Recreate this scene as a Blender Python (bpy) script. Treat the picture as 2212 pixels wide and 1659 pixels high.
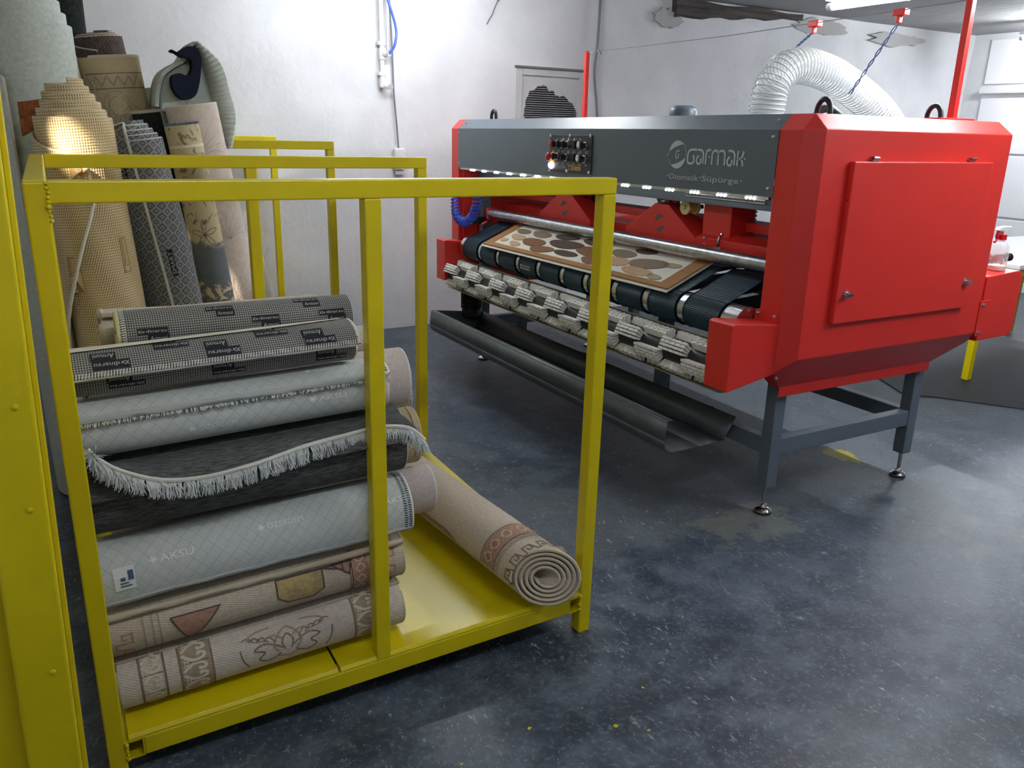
import bpy, math, random
from mathutils import Vector, Matrix

for _o in list(bpy.data.objects):
    bpy.data.objects.remove(_o, do_unlink=True)
SC = bpy.context.scene
COL = SC.collection

# ------------------------------------------------------------------ camera
FPX, YAW, PITCH, ROLL, CAMH = 1750.0, 0.51447, 0.30518, 0.02783, 1.51372
_f = Vector((math.sin(YAW)*math.cos(PITCH), math.cos(YAW)*math.cos(PITCH), -math.sin(PITCH)))
_r = Vector((math.cos(YAW), -math.sin(YAW), 0)); _u = _r.cross(_f)
_r2 = math.cos(ROLL)*_r + math.sin(ROLL)*_u
_u2 = -math.sin(ROLL)*_r + math.cos(ROLL)*_u
cd = bpy.data.cameras.new('camera'); cam = bpy.data.objects.new('camera', cd); COL.objects.link(cam)
cd.sensor_fit = 'HORIZONTAL'; cd.sensor_width = 36.0; cd.lens = FPX*36.0/2212.0
cd.clip_start = 0.05; cd.clip_end = 60
cam.matrix_world = Matrix(((_r2.x, _u2.x, -_f.x, 0), (_r2.y, _u2.y, -_f.y, 0), (_r2.z, _u2.z, -_f.z, CAMH), (0, 0, 0, 1)))
SC.camera = cam

# ------------------------------------------------------------------ world, exposure, lamp strengths
W = bpy.data.worlds.new('world'); SC.world = W; W.use_nodes = True
W.node_tree.nodes['Background'].inputs[0].default_value = (0.6, 0.7, 0.9, 1)
W.node_tree.nodes['Background'].inputs[1].default_value = 0.02
SC.view_settings.view_transform = 'Standard'; SC.view_settings.look = 'None'
SC.view_settings.gamma = 1.0; SC.view_settings.use_curve_mapping = False
SC.view_settings.exposure = 1.2
TUBE_WALL, TUBE_MACHINE, ADDED_FRONT, ADDED_RIGHT = 62.0, 108.0, 82.0, 120.0     # emission of the ceiling tubes; the front and right ones are added
ADDED_LEFT = 34.0  # emission of the added left fill tube
TUBE_COL = (0.90, 0.95, 1.0)
BEAM_W = 230.0                                                               # added spot standing in for the bright patch on the beige roll
sd = bpy.data.lights.new('added_spot', 'SPOT'); so = bpy.data.objects.new('added_patch_spot', sd); COL.objects.link(so)
so.location = (-0.62, 2.72, 2.30); sd.energy = BEAM_W; sd.color = (1.0, 0.90, 0.74); sd.spot_size = math.radians(6.2); sd.spot_blend = 0.55
sd.shadow_soft_size = 0.03
so.rotation_euler = (Vector((0.080, 3.165, 1.425)) - so.location).to_track_quat('-Z', 'Y').to_euler()

# ------------------------------------------------------------------ object helpers
def tag(o, label=None, cat=None, group=None, kind=None):
    if label: o['label'] = label
    if cat: o['category'] = cat
    if group: o['group'] = group
    if kind: o['kind'] = kind
    return o

def empty(name, loc, label=None, cat=None, group=None):
    o = bpy.data.objects.new(name, None); COL.objects.link(o); o.location = loc
    o.empty_display_size = 0.1
    return tag(o, label, cat, group)

def org(parent):
    """world-space base of the thing an object belongs to (meshes are stored relative to it)"""
    p = parent
    while p.parent: p = p.parent
    return p['_o'] if '_o' in p else tuple(p.location)

class MB:
    def __init__(s): s.v = []; s.f = []; s.m = []; s.uv = []
    def poly(s, pts, m=0, uv=None):
        i = len(s.v); s.v += [tuple(p) for p in pts]; s.f.append(tuple(range(i, i+len(pts)))); s.m.append(m)
        s.uv.append(uv if uv else [(0, 0)]*len(pts)); return s
    def box(s, x0, x1, y0, y1, z0, z1, m=0):
        i = len(s.v)
        s.v += [(x0,y0,z0),(x1,y0,z0),(x1,y1,z0),(x0,y1,z0),(x0,y0,z1),(x1,y0,z1),(x1,y1,z1),(x0,y1,z1)]
        for q in ((0,3,2,1),(4,5,6,7),(0,1,5,4),(1,2,6,5),(2,3,7,6),(3,0,4,7)):
            s.f.append(tuple(i+k for k in q)); s.m.append(m); s.uv.append([(0,0)]*4)
        return s
    def loft(s, rings, m=0, cap=True, closed=True):
        n = len(rings[0]); i = len(s.v)
        for r in rings: s.v += [tuple(p) for p in r]
        for a in range(len(rings)-1):
            for k in range(n if closed else n-1):
                k2 = (k+1) % n
                s.f.append((i+a*n+k, i+a*n+k2, i+(a+1)*n+k2, i+(a+1)*n+k)); s.m.append(m)
                s.uv.append([(a, k), (a, k+1), (a+1, k+1), (a+1, k)])
        if cap and closed:
            s.f.append(tuple(i+k for k in reversed(range(n)))); s.m.append(m); s.uv.append([(0,0)]*n)
            b = i+(len(rings)-1)*n
            s.f.append(tuple(b+k for k in range(n))); s.m.append(m); s.uv.append([(0,0)]*n)
        return s
    def prism(s, pts, d, m=0):
        """closed polygon (3-D points) pushed along vector d"""
        d = Vector(d)
        return s.loft([pts, [Vector(p)+d for p in pts]], m)
    def tube(s, path, r, n=8, m=0, cap=True):
        P = [Vector(p) for p in path]; rings = []
        t0 = (P[1]-P[0]).normalized()
        a = t0.orthogonal().normalized()
        for k, p in enumerate(P):
            t = (P[min(k+1, len(P)-1)]-P[max(k-1, 0)]).normalized()
            a = (a - t*a.dot(t)); a = a.normalized() if a.length > 1e-6 else t.orthogonal().normalized()
            b = t.cross(a)
            rr = r[k] if isinstance(r, (list, tuple)) else r
            rings.append([p + (a*math.cos(2*math.pi*j/n)+b*math.sin(2*math.pi*j/n))*rr for j in range(n)])
        return s.loft(rings, m, cap)
    def cyl(s, p0, p1, r0, r1=None, n=16, m=0, cap=True):
        return s.tube([p0, p1], [r0, r0 if r1 is None else r1], n, m, cap)
    def lathe(s, base, axis, prof, n=20, m=0, cap=True):
        b = Vector(base); ax = Vector(axis).normalized(); a = ax.orthogonal().normalized(); c = ax.cross(a)
        return s.loft([[b+ax*h+(a*math.cos(2*math.pi*j/n)+c*math.sin(2*math.pi*j/n))*r for j in range(n)] for r, h in prof], m, cap)
    def build(s, name, mats, parent=None, loc=None, smooth=None, bevel=0.0, bseg=2, kind=None):
        o0 = Vector(loc) if loc is not None else (Vector(org(parent)) if parent else Vector((0,0,0)))
        me = bpy.data.meshes.new(name)
        me.from_pydata([tuple(Vector(p)-o0) for p in s.v], [], s.f)
        for mt in (mats if isinstance(mats, (list, tuple)) else [mats]): me.materials.append(mt)
        me.polygons.foreach_set('material_index', s.m)
        ul = me.uv_layers.new(name='UVMap')
        ul.data.foreach_set('uv', [c for q in s.uv for p in q for c in p])
        me.update(); me.validate()
        if smooth is not None:
            me.shade_smooth(); me.set_sharp_from_angle(angle=math.radians(smooth))
        o = bpy.data.objects.new(name, me); COL.objects.link(o)
        if parent: o.parent = parent
        else: o.location = o0; o['_o'] = tuple(o0)
        if bevel > 0:
            b = o.modifiers.new('bevel', 'BEVEL'); b.width = bevel; b.segments = bseg; b.limit_method = 'ANGLE'; b.angle_limit = math.radians(40)
            b.harden_normals = False
        if kind: o['kind'] = kind
        return o

def bez(pts, n=8):
    """Catmull-Rom through points"""
    P = [Vector(p) for p in pts]; out = []
    for i in range(len(P)-1):
        p0, p1, p2, p3 = P[max(i-1,0)], P[i], P[i+1], P[min(i+2,len(P)-1)]
        for k in range(n):
            t = k/n
            out.append(0.5*((2*p1)+(p2-p0)*t+(2*p0-5*p1+4*p2-p3)*t*t+(3*p1-p0-3*p2+p3)*t**3))
    out.append(P[-1]); return out

_tc = {}
def text2d(s, size=1.0, bold=0.0, shear=0.0):
    """flat lettering as 2-D triangles (x from 0, baseline at 0)"""
    k = (s, size, bold, shear)
    if k in _tc: return _tc[k]
    cu = bpy.data.curves.new('t', 'FONT'); cu.body = s; cu.size = size; cu.offset = bold; cu.shear = shear
    cu.dimensions = '2D'; cu.fill_mode = 'BOTH'; cu.resolution_u = 2
    o = bpy.data.objects.new('t', cu); COL.objects.link(o)
    dg = bpy.context.evaluated_depsgraph_get(); dg.update()
    me = bpy.data.meshes.new_from_object(o.evaluated_get(dg))
    vs = [(v.co.x, v.co.y) for v in me.vertices]; fs = [tuple(p.vertices) for p in me.polygons]
    bpy.data.objects.remove(o, do_unlink=True); bpy.data.curves.remove(cu); bpy.data.meshes.remove(me)
    x0 = min(v[0] for v in vs); x1 = max(v[0] for v in vs)
    _tc[k] = ([(v[0]-x0, v[1]) for v in vs], fs, x1-x0); return _tc[k]

def add_text(mb, s, fn, m=0, width=None, height=None, size=1.0, bold=0.0, shear=0.0):
    """lettering scaled to width x cap height; fn maps (x, y) to 3-D"""
    vs, fs, w = text2d(s, size, bold, shear)
    sx = (width/w) if width else 1; sy = (height/(0.70*size)) if height else sx
    i = len(mb.v); mb.v += [tuple(fn(x*sx, y*sy)) for x, y in vs]
    for f in fs: mb.f.append(tuple(i+k for k in f)); mb.m.append(m); mb.uv.append([(0,0)]*len(f))

def stroke2d(pts, w, closed=False):
    """ribbon quads (2-D) along a polyline with mitred joints"""
    P = [Vector((p[0], p[1])) for p in pts]; n = len(P); L = []; Rr = []
    for i in range(n):
        a = P[(i-1) % n] if (i > 0 or closed) else None
        b = P[(i+1) % n] if (i < n-1 or closed) else None
        d1 = (P[i]-a).normalized() if a is not None and (P[i]-a).length > 1e-9 else None
        d2 = (b-P[i]).normalized() if b is not None and (b-P[i]).length > 1e-9 else None
        if d1 is None: d1 = d2
        if d2 is None: d2 = d1
        t = (d1+d2); t = t.normalized() if t.length > 1e-6 else d1
        nn = Vector((-t.y, t.x)); c = max(0.45, nn.dot(Vector((-d1.y, d1.x))))
        L.append(P[i]+nn*w/2/c); Rr.append(P[i]-nn*w/2/c)
    q = []
    for i in range(n if closed else n-1):
        j = (i+1) % n; q.append((L[i], Rr[i], Rr[j], L[j]))
    return q
def dens(pts, st):
    out = []
    for a, b in zip(pts[:-1], pts[1:]):
        n = max(1, int(math.hypot(b[0]-a[0], b[1]-a[1])/st))
        out += [(a[0]+(b[0]-a[0])*k/n, a[1]+(b[1]-a[1])*k/n) for k in range(n)]
    return out+[pts[-1]]
def crom(pts, n=5, closed=False):
    P = [Vector((p[0], p[1])) for p in pts]; m = len(P); out = []
    g = (lambda i: P[i % m]) if closed else (lambda i: P[min(max(i, 0), m-1)])
    for i in range(m if closed else m-1):
        p0, p1, p2, p3 = g(i-1), g(i), g(i+1), g(i+2)
        for k in range(n):
            t = k/n; q = 0.5*((2*p1)+(p2-p0)*t+(2*p0-5*p1+4*p2-p3)*t*t+(3*p1-p0-3*p2+p3)*t**3)
            out.append((q.x, q.y))
    if not closed: out.append(tuple(P[-1]))
    return out

# ------------------------------------------------------------------ node helpers
class S:
    def __init__(s, nt, k): s.nt = nt; s.k = k
    def _m(s, op, b=None, c=None, clamp=False):
        n = s.nt.nodes.new('ShaderNodeMath'); n.operation = op; n.use_clamp = clamp
        for i, x in enumerate((s, b, c)):
            if x is None: continue
            if isinstance(x, S): s.nt.links.new(x.k, n.inputs[i])
            else: n.inputs[i].default_value = x
        return S(s.nt, n.outputs[0])
    def __add__(s, o): return s._m('ADD', o)
    def __sub__(s, o): return s._m('SUBTRACT', o)
    def __mul__(s, o): return s._m('MULTIPLY', o)
    def __truediv__(s, o): return s._m('DIVIDE', o)
    def __radd__(s, o): return s._m('ADD', o)
    def __rmul__(s, o): return s._m('MULTIPLY', o)
    def __rsub__(s, o): return (s*-1.0)+o
    def gt(s, o): return s._m('GREATER_THAN', o)
    def lt(s, o): return s._m('LESS_THAN', o)
    def fract(s): return s._m('FRACT')
    def floor(s): return s._m('FLOOR')
    def abs(s): return s._m('ABSOLUTE')
    def sin(s): return s._m('SINE')
    def cos(s): return s._m('COSINE')
    def max(s, o): return s._m('MAXIMUM', o)
    def min(s, o): return s._m('MINIMUM', o)
    def clamp(s): return s._m('ADD', 0.0, clamp=True)
    def sstep(s, a, b):
        n = s.nt.nodes.new('ShaderNodeMapRange'); n.interpolation_type = 'SMOOTHSTEP'
        s.nt.links.new(s.k, n.inputs[0]); n.inputs[1].default_value = a; n.inputs[2].default_value = b
        return S(s.nt, n.outputs[0])

class Mat:
    def __init__(s, name):
        s.m = bpy.data.materials.new(name); s.m.use_nodes = True; s.nt = s.m.node_tree
        s.b = s.nt.nodes['Principled BSDF']; s.n = s.nt.nodes
    def put(s, key, val):
        i = s.b.inputs[key]
        if isinstance(val, S): s.nt.links.new(val.k, i)
        else: i.default_value = (tuple(val)+(1,)) if (isinstance(val, tuple) and len(val) == 3) else val
        return s
    def link(s, a, b): s.nt.links.new(a, b)
    def uv(s):
        t = s.n.new('ShaderNodeTexCoord'); x = s.n.new('ShaderNodeSeparateXYZ'); s.link(t.outputs['UV'], x.inputs[0])
        return S(s.nt, x.outputs[0]), S(s.nt, x.outputs[1])
    def obj(s):
        t = s.n.new('ShaderNodeTexCoord'); x = s.n.new('ShaderNodeSeparateXYZ'); s.link(t.outputs['Object'], x.inputs[0])
        return [S(s.nt, x.outputs[k]) for k in range(3)]
    def noise(s, scale, detail=3, rough=0.55, vec=None, stretch=None, uv=False, dist=0.0):
        n = s.n.new('ShaderNodeTexNoise'); n.inputs['Scale'].default_value = scale; n.inputs['Detail'].default_value = detail
        n.inputs['Roughness'].default_value = rough; n.inputs['Distortion'].default_value = dist
        t = s.n.new('ShaderNodeTexCoord'); mp = s.n.new('ShaderNodeMapping'); s.link(t.outputs['UV' if uv else 'Object'], mp.inputs[0])
        if stretch: mp.inputs['Scale'].default_value = stretch
        s.link(mp.outputs[0], n.inputs['Vector'])
        return S(s.nt, n.outputs[0])
    def voro(s, scale, feature='F1', uv=False, stretch=None):
        n = s.n.new('ShaderNodeTexVoronoi'); n.feature = feature; n.inputs['Scale'].default_value = scale
        t = s.n.new('ShaderNodeTexCoord'); mp = s.n.new('ShaderNodeMapping'); s.link(t.outputs['UV' if uv else 'Object'], mp.inputs[0])
        if stretch: mp.inputs['Scale'].default_value = stretch
        s.link(mp.outputs[0], n.inputs['Vector'])
        return S(s.nt, n.outputs[0])
    def mix(s, fac, a, b):
        n = s.n.new('ShaderNodeMix'); n.data_type = 'RGBA'
        if isinstance(fac, S): s.link(fac.k, n.inputs[0])
        else: n.inputs[0].default_value = fac
        for i, x in ((6, a), (7, b)):
            if isinstance(x, tuple): n.inputs[i].default_value = x+(1,) if len(x) == 3 else x
            else: s.link(x, n.inputs[i])
        return n.outputs[2]
    def col(s, c):
        if isinstance(c, tuple): s.b.inputs['Base Color'].default_value = c+(1,)
        else: s.link(c, s.b.inputs['Base Color'])
        return s
    def bump(s, h, strength=0.3, dist=0.002):
        n = s.n.new('ShaderNodeBump'); n.inputs['Strength'].default_value = strength; n.inputs['Distance'].default_value = dist
        s.link(h.k, n.inputs['Height']); s.link(n.outputs[0], s.b.inputs['Normal']); return s

def lin(r, g, b):
    f = lambda c: (c/255/12.92) if c/255 <= 0.04045 else ((c/255+0.055)/1.055)**2.4
    return (f(r), f(g), f(b))
def simple(name, c, rough=0.5, metal=0.0, var=0.0, vs=8.0, bump=0.0, bs=200.0, bd=0.001, spec=0.5, coat=0.0):
    M = Mat(name); M.put('Roughness', rough).put('Metallic', metal).put('Specular IOR Level', spec)
    if var > 0:
        n = M.noise(vs, 4)
        M.col(M.mix(n.sstep(0.3, 0.7), tuple(x*(1-var) for x in c), tuple(min(1, x*(1+var)) for x in c)))
    else: M.col(c)
    if bump > 0: M.bump(M.noise(bs, 3), bump, bd)
    if coat: M.put('Coat Weight', coat)
    return M.m
def emis(name, c, st):
    M = Mat(name); M.col((0.8, 0.8, 0.8)); M.put('Emission Color', c).put('Emission Strength', st); return M.m

# ------------------------------------------------------------------ materials
M_YEL = simple('yellow_enamel', lin(214, 194, 6), 0.34, var=0.05, vs=3, bump=0.12, bs=160, bd=0.0015)
M_YELIN = simple('tube_inside', lin(150, 130, 10), 0.6)
M_RED = simple('red_powder_coat', lin(220, 48, 40), 0.36, var=0.03, vs=4, bump=0.35, bs=900, bd=0.0006)
M_GRY = simple('anthracite_powder_coat', lin(94, 105, 115), 0.36, var=0.04, vs=4, bump=0.35, bs=900, bd=0.0006)
M_FRM = simple('grey_frame_paint', lin(98, 108, 120), 0.42, var=0.05, vs=6, bump=0.1, bs=300)
M_GALV = simple('galvanised_steel', lin(190, 192, 195), 0.30, 0.95, var=0.18, vs=40, bump=0.15, bs=120)
M_STEEL = simple('brushed_steel', lin(200, 200, 200), 0.24, 1.0, var=0.08, vs=30)
M_CHROME = simple('chrome', lin(215, 215, 218), 0.12, 1.0)
M_TROUGH = simple('grey_sheet_metal', lin(98, 104, 106), 0.45, 0.35, var=0.12, vs=10)
M_BLK = simple('black_plastic', lin(26, 27, 30), 0.45)
M_MOTOR = simple('motor_black', lin(34, 37, 42), 0.5, 0.2)
M_WHT = simple('white_plastic', lin(232, 232, 230), 0.4)
M_WHTD = simple('pale_grey_finish', lin(196, 199, 202), 0.45)  # pale grey; on the panel letters it stands for the lit inside
M_CREAM = simple('cream_nylon', lin(214, 198, 128), 0.4)
M_BLUE = simple('blue_poly_tube', lin(50, 90, 205), 0.3)
M_BLUEW = simple('blue_wire', lin(70, 84, 130), 0.5)
M_DKWIRE = simple('grey_cable', lin(120, 122, 126), 0.5)
M_ORANGE = simple('orange_sticker', lin(214, 160, 60), 0.5)
M_YBTN = simple('yellow_button', lin(236, 186, 20), 0.35)
M_RBTN = simple('red_button', lin(200, 20, 36), 0.3)
M_DKRUB = simple('dark_rubber', lin(38, 41, 45), 0.6, var=0.1, vs=9, bump=0.2, bs=60)
M_WHEELC = simple('pale_grey_plastic', lin(205, 207, 210), 0.45)
M_LED = emis('led_white', (0.9, 0.95, 1.0), 26.0)
M_LAMPW = emis('tube_by_wall', TUBE_COL, TUBE_WALL)
M_LAMPM = emis('tube_over_machine', TUBE_COL, TUBE_MACHINE)
M_LAMPB = emis('added_front_tube', TUBE_COL, ADDED_FRONT)
M_LAMPL = emis('added_left_tube', TUBE_COL, ADDED_LEFT)
M_LAMPR = emis('added_right_tube', TUBE_COL, ADDED_RIGHT)

def m_plaster(name, c, dirt=0.0):
    M = Mat(name); a = M.noise(2.2, 5, 0.6); b = M.noise(14, 5, 0.62); d = M.noise(90, 3)
    k = a.sstep(0.35, 0.7)
    base = M.mix(k, tuple(x*0.90 for x in c), c)
    if dirt:
        st = M.noise(6.5, 7, 0.78).sstep(0.62, 0.72)*M.noise(1.3, 2).sstep(0.46, 0.60)
        base = M.mix(st*dirt, base, lin(120, 120, 118))
    M.col(base).put('Roughness', 0.85)
    M.bump(b*0.6+a*1.4+d*0.10, 0.35, 0.022); return M.m
M_WALL = m_plaster('white_rough_plaster', lin(226, 226, 228), 0.5)
M_CEIL = m_plaster('grey_white_ceiling', lin(158, 158, 158), 0.8)

def m_floor():
    M = Mat('dark_painted_concrete'); x, y, z = M.obj()
    big = M.noise(0.9, 5, 0.6); mid = M.noise(6, 6, 0.65); fine = M.noise(55, 4, 0.7); grit = M.noise(240, 2, 0.6)
    zone = (y+M.noise(3, 3)*0.10).sstep(2.20, 2.24)*(x+M.noise(2.5, 3)*0.2).sstep(1.40, 1.60)*(1-(y+M.noise(2, 3)*0.2).sstep(2.80, 2.86)*(x.lt(2.5)))
    c = M.mix(big.sstep(0.35, 0.65), lin(44, 52, 64), lin(68, 78, 91))
    c = M.mix(mid.sstep(0.40, 0.66)*0.65, c, lin(98, 107, 118))
    c = M.mix(fine.sstep(0.50, 0.72)*0.45, c, lin(128, 136, 144))
    c = M.mix(M.noise(11, 5, 0.7).sstep(0.54, 0.68)*0.55, c, lin(40, 45, 54))
    c = M.mix(zone*0.45, c, lin(84, 88, 92))
    # chips: short pale flakes where the paint is worn
    st = M.noise(42, 5, 0.75, stretch=(1.0, 0.45, 1)); wear = M.noise(2.4, 4, 0.6).sstep(0.40, 0.66)
    chip = st.sstep(0.600, 0.645)*(wear*0.8+0.16)
    sp = M.voro(60); dots = sp.lt(0.11)*M.noise(7, 3).sstep(0.44, 0.56)
    c = M.mix((chip+dots*0.8+zone*grit.sstep(0.56, 0.66)*0.45).clamp(), c, lin(164, 170, 174))
    # hairline cracks
    cr = M.noise(2.0, 6, 0.62, dist=0.4); hair = ((cr-0.5).abs()).lt(0.0022)*M.noise(0.9, 2).sstep(0.50, 0.60)
    c = M.mix(hair*0.55, c, lin(150, 152, 150))
    # old beige screed showing round the machine's front foot, and a scrap of yellow line paint
    px = (x-2.33)*3.2; py = (y-2.12)*5.5
    patch = (1.0-(px*px+py*py)+ (M.noise(7, 5, 0.7)-0.5)*4.5).sstep(0.35, 0.6)
    c = M.mix(patch*0.55, c, lin(122, 122, 110))
    qx = (x-3.30)*13; qy = (y-2.46)*9
    yp = (1.0-(qx*qx+qy*qy)+(M.noise(16, 4, 0.7)-0.5)*3.2).sstep(0.2, 0.35)
    c = M.mix(yp*0.85, c, lin(176, 160, 30))
    # yellow paint drips below the cart
    dr = M.voro(20); dm = dr.lt(0.13)*(x-0.95)._m('ABSOLUTE').lt(0.5)*(y-1.35).abs().lt(0.25)*M.noise(30, 1).gt(0.60)
    c = M.mix(dm, c, lin(190, 176, 20))
    M.col(c).put('Roughness', (mid*0.30+0.24+zone*0.12+chip*0.2)).put('Specular IOR Level', 0.30)
    M.bump(mid*0.5+fine*0.35+zone*grit*0.8, 0.35, 0.006); return M.m
M_FLOOR = m_floor()

def m_timber():
    M = Mat('old_dark_timber'); n = M.noise(3, 6, 0.7, stretch=(0.6, 8, 8)); k = M.noise(30, 4, 0.7, stretch=(0.3, 2, 2))
    M.col(M.mix(n.sstep(0.3, 0.7), lin(44, 38, 36), lin(92, 84, 80))).put('Roughness', 0.85).bump(n+k*0.5, 0.8, 0.01); return M.m
M_TIMBER = m_timber()

# carpet materials: UV = metres along the roll, metres along the cloth
def m_weave(name, c1, c2, su=420, sv=420, mixn=0.3, ns=60, rough=0.9, bump=0.5, stretch=(1,1,1)):
    M = Mat(name); u, v = M.uv()
    w = ((u*su).sin()*(v*sv).sin()).sstep(-0.6, 0.6)
    n = M.noise(ns, 4, 0.7, uv=True, stretch=stretch)
    f = (w*(1-mixn)+n.sstep(0.3, 0.7)*mixn).clamp()
    M.col(M.mix(f, c1, c2)).put('Roughness', rough).put('Specular IOR Level', 0.15)
    M.bump(w+n*0.8, bump, 0.0015); return M.m
M_BEIGE = m_weave('beige_woven_back', lin(176, 160, 140), lin(216, 203, 184), 300, 1100, 0.45, 90)
M_BEIGE2 = m_weave('pale_beige_woven_back', lin(186, 174, 160), lin(222, 211, 197), 500, 900, 0.5, 70)
M_TAN = m_weave('tan_woven_back', lin(176, 156, 120), lin(208, 190, 152), 500, 900, 0.4, 80)
M_PINK = m_weave('pinkish_woven_back', lin(186, 172, 166), lin(216, 203, 196), 600, 800, 0.55, 90)
M_PINK2 = m_weave('pale_pink_felt', lin(198, 182, 170), lin(222, 207, 194), 700, 700, 0.6, 40)
M_DARKG = m_weave('charcoal_chenille', lin(50, 52, 54), lin(116, 117, 116), 240, 1200, 0.85, 130, stretch=(0.25, 1.6, 1))
M_PILEW = m_weave('cream_pile', lin(206, 198, 178), lin(232, 226, 210), 900, 900, 0.8, 150)
M_PILEG = m_weave('grey_white_pile', lin(190, 194, 192), lin(216, 219, 216), 900, 900, 0.8, 150)
M_PALE = m_weave('pale_sage_felt', lin(186, 192, 182), lin(214, 219, 210), 900, 900, 0.75, 60)
M_RIBB = m_weave('ribbed_cream', lin(96, 84, 76), lin(214, 204, 188), 700, 260, 0.2, 60)
M_DKGRN = m_weave('dark_green_black_pile', lin(24, 30, 28), lin(54, 60, 56), 700, 700, 0.7, 60)
M_PURP = m_weave('plum_brown_back', lin(58, 48, 46), lin(104, 90, 84), 420, 420, 0.5, 50)
M_NAVY = m_weave('navy_black_pile', lin(18, 22, 34), lin(38, 44, 62), 900, 900, 0.7, 120)
M_GREYP = m_weave('plain_warm_grey_back', lin(146, 142, 134), lin(182, 178, 168), 500, 900, 0.4, 60)
M_BROWN = simple('rust_brown_pile', lin(150, 84, 44), 0.9, var=0.2, vs=60)
M_BIND = simple('white_overlock_thread', lin(224, 221, 212), 0.85, bump=0.6, bs=350, bd=0.002)
M_BINDB = simple('beige_overlock_thread', lin(198, 184, 160), 0.85, bump=0.6, bs=350, bd=0.002)
M_BINDD = simple('dark_stitch_thread', lin(66, 68, 70), 0.85)
M_FRINGE = simple('grey_white_fringe', lin(204, 208, 204), 0.9, var=0.12, vs=60)
M_BLKP = simple('black_print', lin(34, 35, 38), 0.85)
M_SILP = simple('silver_print', lin(190, 192, 194), 0.8)
M_BRN1 = simple('taupe_yarn', lin(124, 106, 90), 0.9, var=0.12, vs=90)
M_BRN2 = simple('light_taupe_yarn', lin(160, 142, 122), 0.9, var=0.12, vs=90)
M_RUST = simple('faded_rust_yarn', lin(170, 130, 110), 0.9, var=0.15, vs=90)
M_GOLD = simple('faded_gold_yarn', lin(178, 156, 104), 0.9, var=0.15, vs=90)
M_DKY = simple('dark_outline_yarn', lin(84, 76, 72), 0.9)
M_BEIG3 = simple('pale_yarn', lin(212, 200, 182), 0.9, var=0.06, vs=90)
M_LINE = simple('fine_taupe_line', lin(168, 150, 134), 0.9)
M_BLUEY = simple('slate_blue_yarn', lin(84, 104, 122), 0.9, var=0.2, vs=60)

def m_dot():
    M = Mat('grey_dot_mesh_backing'); u, v = M.uv(); k = math.pi/0.0052
    a = ((u+v)*k).sin()*((u-v)*k).sin()
    f = a.sstep(-0.25, 0.35)
    M.col(M.mix(f, lin(74, 74, 74), lin(170, 168, 162))).put('Roughness', 0.85).put('Specular IOR Level', 0.2).bump(a, 0.4, 0.001); return M.m
M_DOT = m_dot()
def m_emb():
    M = Mat('white_embossed_felt'); u, v = M.uv(); k = 1/0.034
    a = ((u+v)*k).fract(); b = ((u-v)*k).fract()
    da = (a-0.5).abs(); db = (b-0.5).abs(); d = da.max(db)
    rings = (d*38.0).sin()
    weave = ((u+v)*(2*math.pi/0.0042)).sin()
    e = rings.sstep(-0.2, 0.6)*d.lt(0.42)
    h = e*0.8+weave*0.25*d.gt(0.36)
    M.col(M.mix((e*0.7+weave*0.15+0.15).clamp(), lin(186, 192, 190), lin(226, 229, 226))).put('Roughness', 0.8).put('Specular IOR Level', 0.25)
    M.bump(h, 0.55, 0.0016); return M.m
M_EMB = m_emb()
M_EMBP = simple('raised_white_lettering', lin(240, 242, 240), 0.6)
def m_knit():
    M = Mat('beige_dash_knit_backing'); u, v = M.uv(); k = 2*math.pi/0.016
    a = ((u*0.9+v)*k).sin()*((u-v*1.2)*k*0.8).sin()+((v*2.1)*k).sin()*0.45
    f = a.sstep(0.28, 0.5)
    M.col(M.mix(f, lin(212, 192, 150), lin(146, 118, 78))).put('Roughness', 0.85).put('Specular IOR Level', 0.2).bump(a, 0.4, 0.0015); return M.m
M_KNIT = m_knit()
M_KNITP = simple('tan_knit_patch', lin(168, 138, 90), 0.85)
def m_diam():
    M = Mat('grey_diamond_backing'); u, v = M.uv(); k = 1/0.034
    a = ((u*1.0+v*0.62)*k); b = ((v*1.0-u*0.62)*k)
    fa = (a.fract()-0.5).abs(); fb = (b.fract()-0.5).abs(); d = fa.max(fb)
    par = ((a.floor()+b.floor())*0.5).fract().gt(0.25)
    big = d.gt(0.30)*d.lt(0.40)
    rr = (fa*fa+fb*fb)
    bc = rr.gt(0.020)*rr.lt(0.036)
    sm = d.gt(0.17)*d.lt(0.25)
    pat = (1-par)*(big+bc)+par*sm
    n = M.noise(220, 3, uv=True)
    base = M.mix(n.sstep(0.3, 0.7)*0.5, lin(142, 143, 144), lin(168, 169, 169))
    M.col(M.mix(pat.clamp()*0.92, base, lin(40, 41, 43))).put('Roughness', 0.85).put('Specular IOR Level', 0.2); return M.m
M_DIAM = m_diam()
def m_floral():
    M = Mat('floral_beige_slate_back'); u, v = M.uv()
    n = M.noise(22, 4, 0.65, uv=True, dist=1.2); w = M.noise(9, 2, uv=True)
    band = (u+w*0.10).sstep(1.10, 1.13)
    low = (u+w*0.12).sstep(0.98, 0.96)
    c = M.mix(n.sstep(0.56, 0.60), lin(188, 174, 142), lin(122, 114, 98))
    c = M.mix((1-band)*0.95, c, lin(90, 98, 104))
    c = M.mix((1-band)*n.sstep(0.50, 0.53)*low, c, lin(196, 176, 142))
    M.col(c).put('Roughness', 0.9).put('Specular IOR Level', 0.15).bump(M.noise(300, 2, uv=True), 0.4, 0.001); return M.m
M_FLORAL = m_floral()
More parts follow.
